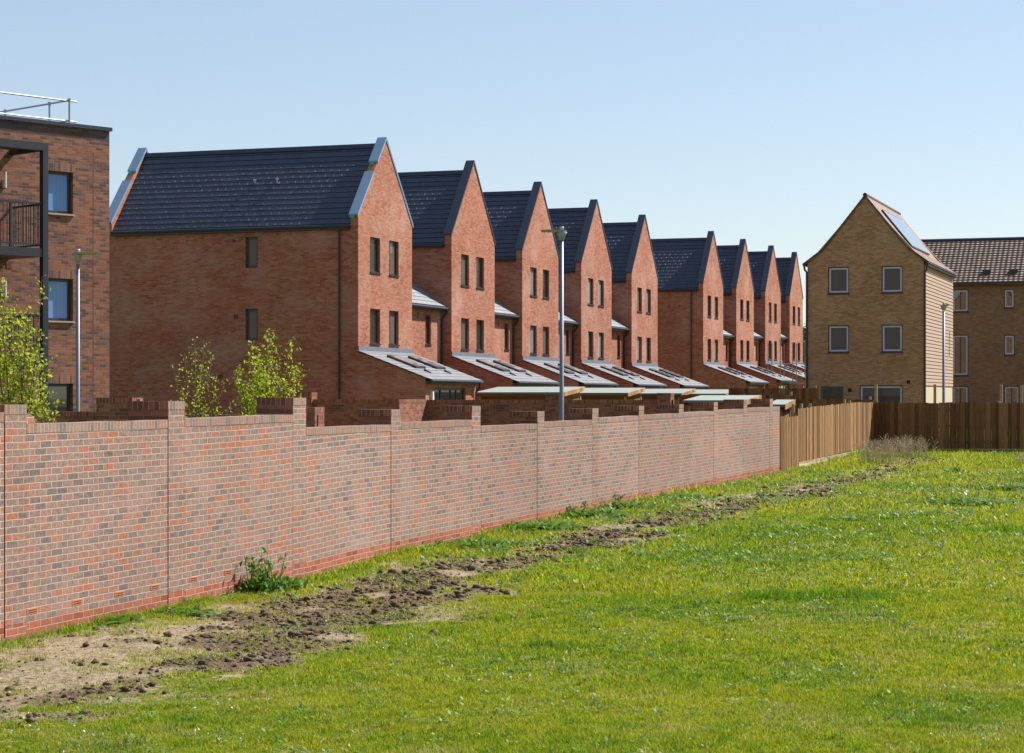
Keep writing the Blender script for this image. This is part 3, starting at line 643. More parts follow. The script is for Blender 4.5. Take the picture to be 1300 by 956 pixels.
# roof guard rail
def rail(a, b, n0, n1, posts):
    m = MB(); (ax, ay), (bx, by) = a, b
    d = V((bx-ax, by-ay, 0)); L = d.length; d.normalize()
    for z in (10.2, 10.76): m.tube([V((ax, ay, z))-d*n0, V((bx, by, z))+d*n1], .026, 8)
    for s in posts: p = V((ax, ay, 0))+d*s; m.tube([(p.x+.03, p.y+.03, BT-.02), (p.x+.03, p.y+.03, 10.8)], .03, 8); m.tube([(p.x+.03, p.y+.03, 10.72), (p.x+.03, p.y+.03, 10.82)], .045, 8)
    m.build('guard_rail', 'galv', B)
rail((-.75, .72), (-.75, -13), .28, 0, (0, 2.35, 4.7, 7.05, 9.4))
rail((-.75, .72), (-8, .72), .0, 0, (.95, 3.15, 5.4))

# ---------------------------------------------------------------- buff house with clad side
q0 = V((-18.59, 97.12, 0)); BW_ = 5.43; BD = 10.6
K = thing('detached_house', 'tall buff brick gabled house with boarded side and solar panels on its roof', 'house', q0)
rowsK = [(7.50, 8.75), (4.74, 6.02)]
ops = [(a, b, c, d) for c, d in rowsK for a, b in ((.97, 1.96), (3.47, 4.45))]+[(.65, 1.7, 1.3, 3.14), (2.45, 4.45, .9, 3.2)]
m = MB(); KZ = 8.92; m.wall((0, 0, 0), PX, MY, 0, BW_, -.2, KZ, ops, .11); m.wall((0, BD, 0), MY, MX, 0, BD, -.2, KZ); m.wall((BW_, BD, 0), MX, PY_, 0, BW_, -.2, KZ)
m.prism_y([(0, KZ), (BW_, KZ), (BW_/2, 11.98)], 0, .25); m.prism_y([(0, KZ), (BW_, KZ), (BW_/2, 11.98)], BD-.25, BD)
m.build('wall', 'brick_buff', K)
m = MB(); m.wall((BW_, 0, 0), PY_, PX, 0, BD, -.2, 3.2); m.build('cream_wall', 'plaster_lit', K)
m = MB(); z = 3.2; hb = .165
wops = [(6.4, 6.62, 4.72, 6.0), (9.0, 9.22, 4.72, 6.0)]
while z < KZ-.02:
    zt_ = min(z+hb, KZ)
    spans = [(.05, BD)]
    for a, b, c, d in wops:
        if z < d and zt_ > c:
            new = []
            for p, q_ in spans:
                if a >= p and b <= q_: new += [(p, a), (b, q_)]
                else: new.append((p, q_))
            spans = new
    for a, b in spans:
        m.poly([(BW_+.045, a, z), (BW_+.045, b, z), (BW_+.018, b, zt_), (BW_+.018, a, zt_)]); m.poly([(BW_+.0, a, z), (BW_+.0, b, z), (BW_+.045, b, z), (BW_+.045, a, z)])
    z += hb
m.poly([(BW_+.001, 0, 3.2), (BW_+.001, BD, 3.2), (BW_+.001, BD, KZ), (BW_+.001, 0, KZ)])
m.build('board_cladding', 'cladding', K)
for a, b, c, d in wops: window(K, (BW_+.03, 0, 0), 'x', a, b, c, d, .02, 'frame_dark', 'glass', .04)
# roof with slightly swept eaves, tile slopes
RA = (BW_/2, 12.10); SW = .75
def kroof(sgn):
    m = MB(); cx = BW_/2
    main = V((sgn*(BW_/2-SW+.02), 0, -(12.10-9.62))); swp = V((sgn*(SW+.2), 0, -(9.62-8.92)))
    U = PY_ if sgn > 0 else MY
    y0 = -.08 if sgn > 0 else BD+.08
    P0 = V((cx, y0, 12.10)); 
    m.slope(P0, U, main.normalized(), BD+.16, main.length, .2, .014)
    m.slope(P0+main, U, swp.normalized(), BD+.16, swp.length, .2, .014)
    return m
rf = kroof(1).build('roof', 'tile_buff', K); rf2 = kroof(-1).build('roof', 'tile_buff', K)
m = MB(); m.tube([(BW_/2, -.09, 12.08), (BW_/2, BD+.09, 12.08)], .10, 10); m.build('ridge_tiles', 'tile_brown', rf)
# barge edge lines on the gable
m = MB()
for sgn in (1, -1):
    cx = BW_/2; a = (cx, 12.07); b = (cx+sgn*(BW_/2-SW+.02), 9.59); c = (cx+sgn*(BW_/2+.2), 8.90)
    for p, q_ in ((a, b), (b, c)):
        pts = [p, (p[0], p[1]-.09), (q_[0], q_[1]-.09), q_]
        if sgn < 0: pts = pts[::-1]
        m.prism_y(pts, -.075, -.002)
m.build('verge', 'tile_brown', K)
# solar panels on the right slope
md = V((BW_/2-SW+.02, 0, -(12.10-9.62))); L = md.length; md.normalize(); nn = V((-md.z, 0, md.x)); 
m = MB(); fr = MB()
def sp_(y, s, h): p = V((BW_/2, 0, 12.10))+md*s+nn*h; return (p.x, y, p.z)
fr.poly([sp_(1.2, .85, .10), sp_(1.2, 3.1, .10), sp_(7.4, 3.1, .10), sp_(7.4, .85, .10)])
for a, b in (((1.2, .85), (1.2, 3.1)), ((1.2, 3.1), (7.4, 3.1)), ((7.4, 3.1), (7.4, .85)), ((7.4, .85), (1.2, .85))):
    fr.poly([sp_(*a, .02), sp_(*b, .02), sp_(*b, .10), sp_(*a, .10)])
f = fr.build('solar_panel', 'dark_metal', rf)
t = NT('solar_glass'); t.done((.10, .13, .20), .12, .8); t.p.inputs['Coat Weight'].default_value = 1; t.p.inputs['Coat IOR'].default_value = 2.0; M['solar_glass'] = t.m
for k in range(5): m.poly([sp_(1.26+k*1.23, .91, .104), sp_(1.26+k*1.23, 3.04, .104), sp_(1.26+k*1.23+1.19, 3.04, .104), sp_(1.26+k*1.23+1.19, .91, .104)])
m.build('solar_cells', 'solar_glass', rf)
m = MB(); m.box(BW_+.05, BW_+.2, -.05, BD, KZ-.17, KZ-.06); m.tube([(BW_+.17, -.06, KZ-.06), (BW_+.17, BD, KZ-.06)], .06, 8)
m.tube([(BW_+.17, .0, KZ-.1), (BW_+.12, -.06, KZ-.4), (BW_+.05, -.06, KZ-.5), (BW_+.05, -.06, 0)], .05, 8); m.build('gutter', 'dark_metal', K)
m = MB(); m.tube([(-.17, -.06, KZ-.04), (-.17, BD, KZ-.04)], .06, 8); m.tube([(-.15, -.05, KZ-.06), (-.12, -.05, KZ-.28), (-.02, -.06, KZ-.4), (-.02, -.06, 0)], .05, 8); m.build('gutter', 'dark_metal', K)
for k, (a, b, c, d) in enumerate(ops[:4]): window(K, (0, 0, 0), '-y', a, b, c, d, .11, 'frame_dark', 'glass_brown', .05, inner='film_white', sill='dark_metal')
window(K, (0, 0, 0), '-y', *ops[4], .11, 'frame_grey', 'glass_curtain', .10, name='back_door')
window(K, (0, 0, 0), '-y', *ops[5], .11, 'frame_dark', 'glass_brown', .05, bars=(3.45,), name='patio_door', inner='film_white')
for x, z in ((2.0, 2.98), (4.72, 3.35)): m = MB(); m.box(x-.075, x+.075, -.03, .001, z-.075, z+.075); m.build('wall_vent', 'dark_hole', K)

# ---------------------------------------------------------------- far brown building
Q = thing('terraced_house', 'far brown brick building with long brown tiled roof at the right edge', 'house', (-15.7, 128.17, 0))
FL = 24; FZ = 9.66; m = MB()
fops = [(.02, 1.0, 7.83, 9.2), (3.1, 3.72, 8.03, 9.17), (.02, 1.0, 3.96, 6.45), (3.1, 3.74, 5.18, 6.42), (.02, 1.0, .9, 3.34), (3.1, 4.0, .9, 3.34), (6.2, 6.9, 8.03, 9.17), (6.2, 6.9, 5.18, 6.42), (9.3, 10.3, 7.83, 9.2), (9.3, 10.3, 3.96, 6.45)]
m.wall((0, 0, 0), PX, MY, -4, FL, -.2, FZ, fops, .1); m.wall((FL, 0, 0), PY_, PX, 0, 9, -.2, FZ); m.wall((-4, 9, 0), MY, MX, 0, 9, -.2, FZ)
m.poly([(FL, 0, FZ), (FL, 9, FZ), (FL, 4.5, 12.5)]); m.poly([(-4, 9, FZ), (-4, 0, FZ), (-4, 4.5, 12.5)])
m.build('wall', 'brick_far', Q)
for k, o_ in enumerate(fops):
    wide = o_[1]-o_[0] > .8
    window(Q, (0, 0, 0), '-y', *o_, .1, 'frame_dark', 'glass', .06, bars=((o_[0]+o_[1])/2,) if wide else (), inner='film_white', sill='dark_metal')
m = MB(); dn = V((0, -4.8, -3.03)).normalized(); m.slope((-4.2, 4.5, 12.5), PX, dn, FL+4.4, math.hypot(4.85, 3.05), .30, .05)
dn = V((0, 4.8, -3.03)).normalized(); m.slope((FL+.2, 4.5, 12.5), MX, dn, FL+4.4, math.hypot(4.85, 3.05), .30, .05)
t = NT('brown_pantile'); u = t.uv(); wv = t.n('ShaderNodeTexWave'); t.l(u, wv.inputs['Vector']); wv.inputs['Scale'].default_value = 1.05; wv.bands_direction = 'X'
c = t.mix(t.noise(5, 4), (.16, .105, .08), (.21, .14, .105)); b = t.n('ShaderNodeTexBrick'); t.l(u, b.inputs['Vector']); b.inputs['Scale'].default_value = 1; b.inputs['Brick Width'].default_value = .3; b.inputs['Row Height'].default_value = .30
b.inputs['Color1'].default_value = (.75, .75, .75, 1); b.inputs['Color2'].default_value = (1.2, 1.2, 1.2, 1); b.inputs['Mortar'].default_value = (.6, .6, .6, 1); b.inputs['Mortar Size'].default_value = .012
t.bump(wv.outputs['Fac'], .06); M['pantile'] = t.done(t.mix(1.0, c, b.outputs['Color'], 'MULTIPLY'), .75, .3)
rf = m.build('roof', 'pantile', Q)
m = MB(); m.tube([(-4.2, 4.5, 12.52), (FL+.2, 4.5, 12.52)], .12, 8); m.build('ridge_tiles', 'coping_dark', rf)
m = MB(); m.box(-4.2, FL+.2, -.34, -.22, FZ-.22, FZ-.06); m.box(-4.2, FL+.2, -.2, -.003, FZ-.16, FZ-.12); m.build('gutter', 'dark_metal', rf)
for x in (2.0, 3.6): m = MB(); m.box(x-.25, x+.25, .75, 1.0, 10.2, 10.4); m.build('roof_vent', 'dark_metal', rf)

# ---------------------------------------------------------------- garden walls behind the boundary wall
def rear_wall(label, x0, x1, y, zt, piers=(), ret=None, thick=.215, mirror=False, name='garden_wall'):
    T = thing(name, label, 'wall', (x0, y, 0)); L = x1-x0; m = MB(); c = MB(); h = .105
    m.box(0, L, 0, thick, -.2, zt-h); c.poly([(0, -.003, zt-h), (L, -.003, zt-h), (L, -.003, zt), (0, -.003, zt)], [(0, 0), (L, 0), (L, h), (0, h)])
    c.poly([(0, -.003, zt), (L, -.003, zt), (L, thick+.003, zt), (0, thick+.003, zt)], [(0, 0), (L, 0), (L, h), (0, h)])
    c.poly([(L, -.003, zt-h), (L, thick, zt-h), (L, thick, zt), (L, -.003, zt)], [(0, 0), (.2, 0), (.2, h), (0, h)]); c.poly([(0, thick, zt-h), (0, -.003, zt-h), (0, -.003, zt), (0, thick, zt)], [(0, 0), (.2, 0), (.2, h), (0, h)])
    c.poly([(L, thick+.003, zt-h), (0, thick+.003, zt-h), (0, thick+.003, zt), (L, thick+.003, zt)], [(0, 0), (L, 0), (L, h), (0, h)])
    if ret:
        m.box(L-thick, L, thick+.001, ret, -.2, zt-h)
        c.poly([(L+.003, thick, zt-h), (L+.003, ret, zt-h), (L+.003, ret, zt), (L+.003, thick, zt)], [(0, 0), (ret, 0), (ret, h), (0, h)]); c.poly([(L+.003, thick+.004, zt), (L+.003, ret, zt), (L-thick, ret, zt), (L-thick, thick+.004, zt)])
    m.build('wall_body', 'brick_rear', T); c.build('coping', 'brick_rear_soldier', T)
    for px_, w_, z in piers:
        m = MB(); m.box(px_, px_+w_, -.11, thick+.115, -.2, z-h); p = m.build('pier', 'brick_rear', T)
        c = MB(); a, b = px_-.003, px_+w_+.003; y0, y1_ = -.114, thick+.119
        c.poly([(a, y0, z-h), (b, y0, z-h), (b, y0, z), (a, y0, z)], [(0, 0), (w_, 0), (w_, h), (0, h)]); c.poly([(b, y0, z-h), (b, y1_, z-h), (b, y1_, z), (b, y0, z)], [(0, 0), (.44, 0), (.44, h), (0, h)])
        c.poly([(a, y1_, z-h), (a, y0, z-h), (a, y0, z), (a, y1_, z)], [(0, 0), (.44, 0), (.44, h), (0, h)]); c.poly([(a, y0, z), (b, y0, z), (b, y1_, z), (a, y1_, z)], [(0, 0), (w_, 0), (w_, h), (0, h)]); c.poly([(b, y1_, z-h), (a, y1_, z-h), (a, y1_, z), (b, y1_, z)])
        c.build('pier_cap', 'brick_rear_soldier', p)
    return T
def at(px, d): s = (px-650)/FPX*d; return -d*sa+s*ca, d*ca+s*sa
def on_y(px, y): tt = (px-650)/FPX; d = y/(ca+tt*sa); return d*(-sa+tt*ca), d
# near wall by the flats (shaded), ends in a pier
yA = 37.2; x1 = on_y(171.7, yA)[0]; x0 = on_y(20, yA)[0]
xp = on_y(126, yA)[0]
rear_wall('low shaded brown brick wall in front of the flats, ending in a tall square pier', x0, x1-.02, yA, 2.33, [(xp-x0, x1-.45-xp+.44, 2.61)])
yB = 36.6; xa = on_y(226, yB)[0]; xb = on_y(404, yB)[0]
rear_wall('short shaded brick wall behind the three small trees, with a sunlit end pier', xa, xb, yB, 2.28, [(xb-xa-.62, .60, 2.425)])
# timber gate beside that pier
gx0, d_ = on_y(173, 37.3); gx1 = on_y(215, 37.3)[0]
G = thing('garden_gate', 'yellow new timber gate glimpsed between two brick piers', 'gate', (gx0, 37.3, 0))
m = MB(); m.box(0, .09, 0, .09, 0, 2.58); m.build('gate_post', 'post_wood', G)
m = MB()
k = 0
while .1+k*.1 < gx1-gx0: m.box(.1+k*.1, .19+k*.1, .02, .045, .2, 2.4); k += 1
m.build('gate_boards', 'post_wood', G)
m = MB(); m.box(.1, gx1-gx0, -.03, .018, 2.33, 2.42); m.build('gate_rail', 'new_timber', G)
# long shaded rear wall in two runs
yC = 60.2; xa = on_y(330, yC)[0]; xb = on_y(507, yC)[0]; xq = on_y(379, yC)[0]
rear_wall('shaded dark red garden wall below the nearest gabled house, its corner catching the sun', xa, xb, yC, 2.565, [(xq-xa, .5, 2.78)], ret=2.4)
yD = 62.55; xa = xb-.1; xb2 = on_y(832, yD)[0]; xq = on_y(693, yD)[0]; xr = on_y(835, yD)[0]
rear_wall('long shaded garden wall behind the street lamp, with two taller square piers', xa, xr+.44, yD, 2.545, [(xq-xa, .5, 2.71), (xr-xa, .44, 2.76)])
yE = 66; xa = on_y(867, yE)[0]; xb = on_y(985, yE)[0]
rear_wall('shaded garden wall between the timber sheds and the far end of the boundary wall', xa, xb, yE, 2.42)
# dark garden fences in the distance
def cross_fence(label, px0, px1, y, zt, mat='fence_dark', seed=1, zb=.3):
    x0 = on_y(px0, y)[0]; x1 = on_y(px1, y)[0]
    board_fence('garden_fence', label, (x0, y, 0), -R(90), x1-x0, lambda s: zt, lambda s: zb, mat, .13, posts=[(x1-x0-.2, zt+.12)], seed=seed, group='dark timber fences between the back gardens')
cross_fence('dark timber fence under the scaffolded extensions, left of the buff house', 925, 1040, 92, 3.05, seed=2)
cross_fence('brown timber fence directly behind the two smallest sheds', 862, 1010, 76, 2.72, seed=3)
cross_fence('low timber fence in shade at the foot of the buff house', 1005, 1110, 88, 2.55, seed=4)
# mid gardens get gravel/soil like the field (ground sheet continues)

# ---------------------------------------------------------------- timber sheds with pale green felt roofs
def shed(x0, x1, y0, y1, z0, z1, label, slope='y', cat='shed'):
    T = thing('garden_shed', label, cat, (x0, y0, .3), 0, 'timber sheds with pale green roofs'); L, D = x1-x0, y1-y0; a, b = z0-.3, z1-.3
    m = MB(); i_ = .14
    pts = [(i_, 0), (L-i_, 0)]
    if slope == 'y':
        m.prism_x([(i_, 0), (D-i_, 0), (D-i_, b-.1), (i_, a-.04)], i_, L-i_)
    else:
        m.prism_y([(i_, 0), (L-i_, 0), (L-i_, b-.06), (i_, a-.1)], i_, D-i_)
    m.build('shed_walls', 'shed_wood', T)
    for px_, py_ in ((i_, i_), (L-i_-.02, i_), (L-i_-.02, D-i_)): m = MB(); m.box(px_-.03, px_+.05, py_-.03, py_+.05, 0, min(a, b)-.14); m.build('corner_post', 'new_timber', T)
    m = MB()
    if slope == 'y': m.prism_x([(0, a), (D, b), (D, b+.035), (0, a+.035)], 0, L)
    else: m.prism_y([(0, a), (L, b), (L, b+.035), (0, a+.035)], 0, D)
    rf = m.build('felt_roof', 'felt', T)
    m = MB()
    if slope == 'y':
        m.prism_x([(-.01, a-.13), (D+.01, b-.13), (D+.01, b+.037), (-.01, a+.037)], L+.001, L+.03); m.prism_x([(-.01, a-.13), (D+.01, b-.13), (D+.01, b+.037), (-.01, a+.037)], -.03, -.001)
    else:
        m.prism_y([(L, b-.12), (L+.03, b-.12), (L+.03, b+.036), (L, b+.036)], 0, D)
    m.build('barge_board', 'new_timber', rf)
    m = MB(); m.box(.0, L, -.03, -.002, a-.05, a+.033); m.build('fascia', 'felt_edge', rf)
shed_labels = ['timber shed with pale green roof nearest the street lamp, behind the long shaded wall', 'second timber shed right of the street lamp', 'third timber shed right of the street lamp, above the taller brick pier', 'fourth timber shed, farthest of the row below the plain side wall']
for y, lab in zip((77.78, 86.99, 96.39, 105.65), shed_labels): shed(-28.19, -24.51, y, y+2.75, 2.80, 3.03, lab)
yS = 63.3; shed(on_y(868, yS)[0], on_y(945, yS)[0], yS, yS+2.4, 2.50, 2.66, 'low shed with wide pale roof just behind the far boundary wall piers')
yS = 64.5; shed(on_y(974, yS)[0], on_y(996, yS)[0], yS, yS+1.6, 2.37, 2.52, 'smallest shed, peeping over the end of the brick wall with orange timber side')

# ---------------------------------------------------------------- street lamps
def lamp(px, d, ztop, dirx, label, r=.055, headlen=.62):
    x, y = at(px, d); T = thing('street_lamp', label, 'street lamp', (x, y, 0), YAW+(0 if dirx > 0 else math.pi), 'grey street lamps')
    m = MB(); m.tube([(0, 0, 0), (0, 0, 1.3)], r*1.35, 14); m.tube([(0, 0, 1.3), (0, 0, 1.36), (0, 0, ztop-.28)], [r*1.35, r, r*.88], 14); m.smooth = True; m.build('pole', 'galv_dark', T)
    m = MB(); m.tube([(0, 0, ztop-.26), (0, 0, ztop-.12), (0, 0, ztop-.068)], [r*1.1, r*1.9, r*2.5], 16); m.tube([(0, 0, ztop-.02), (0, 0, ztop+.06)], .05, 10); m.smooth = True; m.build('head_cone', 'lamp_head', T)
    m = MB(); pts = []; 
    for k in range(20):
        a = 2*math.pi*k/20; pts.append((math.cos(a)*headlen/2+headlen*.30, math.sin(a)*.19))
    top = [(x_, y_, ztop-.02) for x_, y_ in pts]; bot = [(x_*.9+.02, y_*.8, ztop-.065) for x_, y_ in pts]
    m.poly(top); m.poly(bot[::-1])
    for k in range(20): j = (k+1) % 20; m.poly([bot[k], bot[j], top[j], top[k]])
    m.build('luminaire', 'lamp_head', T)
M['galv_dark'] = plain('galvanised_pole', (.20, .225, .27), .5, .4, .3, .15, 6)
lamp(713, 48, 6.5, -1, 'tall grey street lamp standing in front of the gabled houses', .052, .62)
lamp(99, 48, 5.98, 1, 'slim grey street lamp in front of the flats', .045, .62)
lamp(1198, 84, 6.4, 1, 'grey street lamp standing before the boarded side of the buff house', .06, .3)

# ---------------------------------------------------------------- scaffold by the last extensions
def scaffold(px0, px1, y, zt, n, label):
    x0 = on_y(px0, y)[0]; x1 = on_y(px1, y)[0]; T = thing('scaffold', label, 'scaffold', (x0, y, 0)); L = x1-x0
    for k in range(n):
        m = MB(); xx = L*k/(n-1); m.tube([(xx, 0, 0), (xx, 0, zt+.25*(k % 2))], .035, 6); m.build('standard', 'galv', T)
        m = MB(); m.tube([(xx, 1.3, 0), (xx, 1.3, zt)], .035, 6); m.build('standard', 'galv', T)
    m = MB()
    for z in (3.6, 4.9):
        m.tube([(-.2, 0, z), (L+.2, 0, z)], .03, 6)
    m.build('ledger', 'galv', T)
    m = MB(); m.box(0, L, .1, 1.2, 3.5, 3.55); m.build('scaffold_boards', 'post_wood', T)
scaffold(975, 1022, 138, 6.3, 4, 'thin scaffold poles in front of the last gabled houses')

# ---------------------------------------------------------------- trees and plants
def leaf_mat(name, c1, c2, tr=.35):
    t = NT(name); n = t.n('ShaderNodeAttribute', attribute_name='rnd'); cc = t.ramp(n.outputs['Fac'], [(0, c1), (1, c2)])
    d = t.n('ShaderNodeBsdfTranslucent'); t.l(cc, d.inputs[0]); mx = t.n('ShaderNodeMixShader'); mx.inputs[0].default_value = tr
    t.done(cc, .55, .35); t.l(t.p.outputs[0], mx.inputs[1]); t.l(d.outputs[0], mx.inputs[2]); t.l(mx.outputs[0], t.t.nodes['Material Output'].inputs[0]); return t.m
M['leaf'] = leaf_mat('young_leaf', (.20, .27, .012), (.55, .58, .05), .5)
M['leaf_dark'] = leaf_mat('weed_leaf', (.06, .14, .014), (.18, .32, .03), .35)
M['leaf_far'] = leaf_mat('far_leaf', (.03, .05, .015), (.09, .12, .03), .2)
M['bark'] = plain('bark', (.16, .11, .07), .9, .1, 0, .3, 20)
M['straw'] = leaf_mat('straw', (.30, .22, .12), (.52, .42, .27), .15)
M['white_bits'] = leaf_mat('white_bits', (.6, .6, .52), (.85, .85, .8), .2)
def np_mesh(name, verts, faces, mat, rnd=None, parent=None, loc=None, flat4=True):
    me = bpy.data.meshes.new(name); verts = np.asarray(verts, np.float32).reshape(-1, 3); me.vertices.add(len(verts)); me.vertices.foreach_set('co', verts.ravel())
    fl = [np.asarray(f, np.int32) for f in faces]; tot = np.concatenate([f.ravel() for f in fl]); me.loops.add(len(tot)); me.loops.foreach_set('vertex_index', tot)
    sizes = np.concatenate([np.full(len(f), f.shape[1], np.int32) for f in fl]); st = np.concatenate([[0], np.cumsum(sizes)[:-1]]).astype(np.int32)
    me.polygons.add(len(sizes)); me.polygons.foreach_set('loop_start', st)
    if rnd is not None:
        a = me.attributes.new('rnd', 'FLOAT', 'POINT'); a.data.foreach_set('value', np.asarray(rnd, np.float32))
    me.update(calc_edges=True); me.materials.append(M[mat] if isinstance(mat, str) else mat)
    o = bpy.data.objects.new(name, me); col.objects.link(o)
    if parent: o.parent = parent
    if loc is not None: o.location = loc
    return o
def leaves(pts, size, r, asp=.62):
    """diamond shaped, slightly folded leaves at pts"""
    n = len(pts); pts = np.asarray(pts); a = r.normal(size=(n, 3)); a[:, 2] -= .3; a /= np.linalg.norm(a, axis=1)[:, None]
    b = r.normal(size=(n, 3)); b -= a*(a*b).sum(1)[:, None]; b /= np.linalg.norm(b, axis=1)[:, None]; c = np.cross(a, b)
    s = size*r.uniform(.6, 1.3, n)[:, None]
    v0 = pts; v1 = pts+a*s*.5+b*s*asp*.5+c*s*.12; v2 = pts+a*s; v3 = pts+a*s*.5-b*s*asp*.5+c*s*.12
    V_ = np.stack([v0, v1, v2, v3], 1).reshape(-1, 3); i = np.arange(n)*4
    F_ = np.concatenate([np.stack([i, i+1, i+2], 1), np.stack([i, i+2, i+3], 1)]); return V_, F_
def sapling(px, d, stems, label, seed, nleaf, spread=.5, zb=.3, lsize=.06, fill=.13):
    """stems: list of (px, py) tips in the photograph's frame at the tree's own depth, fanned in depth too"""
    r = np.random.default_rng(seed); x, y = at(px, d); T = thing('sapling', label, 'tree', (x, y, zb), 0, 'young trees behind the boundary wall')
    tr = MB(); P_ = []; base = V((0, 0, 0))
    right = V((ca, sa, 0)); fwd = V((-sa, ca, 0)); fork = V((0, 0, 1.1))
    tr.tube([(0, 0, 0), (.01, 0, .6), tuple(fork)], [.045, .035, .028], 8)
    for tx, ty, wgt in stems:
        tip = right*((tx-px)/FPX*d)+fwd*r.uniform(-spread, spread)+V((0, 0, CAMZ+(505.5-ty)*d/FPX-zb))
        mid = fork.lerp(tip, .45)+V((r.uniform(-.05, .05), r.uniform(-.05, .05), -.05)); st = fork.lerp(V((0, 0, .6)), r.uniform(0, 1))
        path = [st.lerp(mid, 0), st.lerp(mid, .5)-V((0, 0, .02)), mid, mid.lerp(tip, .5), tip]; tr.tube(path, [.018, .015, .011, .007, .003], 6)
        n = int(nleaf*wgt)
        for k in range(n):
            f = r.uniform(.22, 1.0)**.85; q_ = f*4; i_ = min(3, int(q_)); p = path[i_].lerp(path[i_+1], q_-i_)
            sd_ = fill*(1.25-f*.85); P_.append(np.array(p)+r.normal(size=3)*sd_*np.array([1, 1, .8]))
        for k in range(int(7*wgt)):   # side twigs
            f = r.uniform(.3, .9); q_ = f*4; i_ = min(3, int(q_)); p = path[i_].lerp(path[i_+1], q_-i_); dr = V((r.normal(), r.normal(), r.uniform(.2, 1.2))).normalized()*r.uniform(.15, .42)*(1.2-f*.6)
            tr.tube([p, p+dr*.5, p+dr+V((0, 0, .03))], [.006, .004, .002], 5)
            for j in range(max(3, int(nleaf*.045))): P_.append(np.array(p+dr*r.uniform(.2, 1.05))+r.normal(size=3)*.035)
    tr.smooth = True; tr.build('trunk', 'bark', T)
    V_, F_ = leaves(P_, lsize, r); np_mesh('crown', V_, [F_], 'leaf', np.repeat(r.uniform(0, 1, len(P_)), 4), T)
sapling(22, 30, [(5, 352, 1), (40, 392, 1.1), (-8, 400, 1), (52, 420, .9), (20, 405, 1.2), (58, 455, .8), (12, 380, .8), (30, 440, 1.4), (5, 450, 1.4), (55, 352, .35)], 'largest yellow green sapling at the left edge in front of the flats', 3, 260, .3, .1, .062, .15)
sapling(38, 27, [(72, 508, .8), (58, 492, .9), (45, 505, .9), (64, 522, .6)], 'small leafy shoots spilling over the wall beside the first pier', 9, 110, .2, .3, .06, .06)
sapling(245, 33, [(244, 430, .9), (257, 432, .8), (222, 462, .7), (268, 452, .8), (283, 485, .6), (232, 448, .8), (250, 470, 1.1), (272, 475, .8), (228, 490, .7)], 'thin sparse sapling in the middle between two fuller ones', 5, 90, .45, .2, .05, .10)
sapling(335, 33, [(342, 420, 1.1), (371, 432, .8), (318, 436, 1), (325, 455, 1.3), (380, 465, .8), (350, 455, 1.2), (305, 470, 1.1), (335, 480, 1.4), (362, 485, 1.0), (310, 495, 1.1)], 'bushy bright green sapling in front of the long side wall', 6, 260, .45, .2, .062, .14)
sapling(291, 31.5, [(291, 512, .5), (288, 520, .5)], 'tiny green shoot left of the bushy sapling, just above the wall', 13, 80, .1, .3, .055, .05)
# distant trees in the gap by the buff house
def far_tree(px, d, top, wid, label, seed, n=2600):
    r = np.random.default_rng(seed); x, y = at(px, d); zt_ = CAMZ+(505.5-top)*d/FPX; T = thing('tree', label, 'tree', (x, y, 0), 0, 'distant trees behind the houses')
    m = MB(); m.tube([(0, 0, 0), (.1, 0, zt_*.5), (0, 0, zt_*.8)], [.28, .2, .08], 8)
    for k in range(6): a = r.uniform(0, 6.3); m.tube([(0, 0, zt_*.35), (math.cos(a)*wid*.5, math.sin(a)*wid*.5, zt_*r.uniform(.5, .85))], [.1, .03], 6)
    m.build('trunk', 'bark', T); P_ = []
    for k in range(26):
        c = np.array([r.uniform(-1, 1)*wid*.75, r.uniform(-1, 1)*wid*.75, zt_*r.uniform(.3, .93)]); c[:2] *= 1.15-(c[2]/zt_)**2*.6
        P_.append(c+r.normal(size=(n//26, 3))*wid*.2)
    P_ = np.concatenate(P_); V_, F_ = leaves(P_, .32, r); np_mesh('crown', V_, [F_], 'leaf_far', np.repeat(r.uniform(0, 1, len(P_)), 4), T)
far_tree(1021, 205, 408, 2.2, 'tall distant tree glimpsed between the last gable and the buff house', 1)
far_tree(1030, 200, 430, 2.4, 'lower distant tree tucked against the edge of the buff house', 2)
far_tree(1012, 215, 440, 2.6, 'distant bush behind the last gabled house', 3)
far_tree(1040, 210, 415, 3, 'distant tree hidden behind the buff house corner', 4)

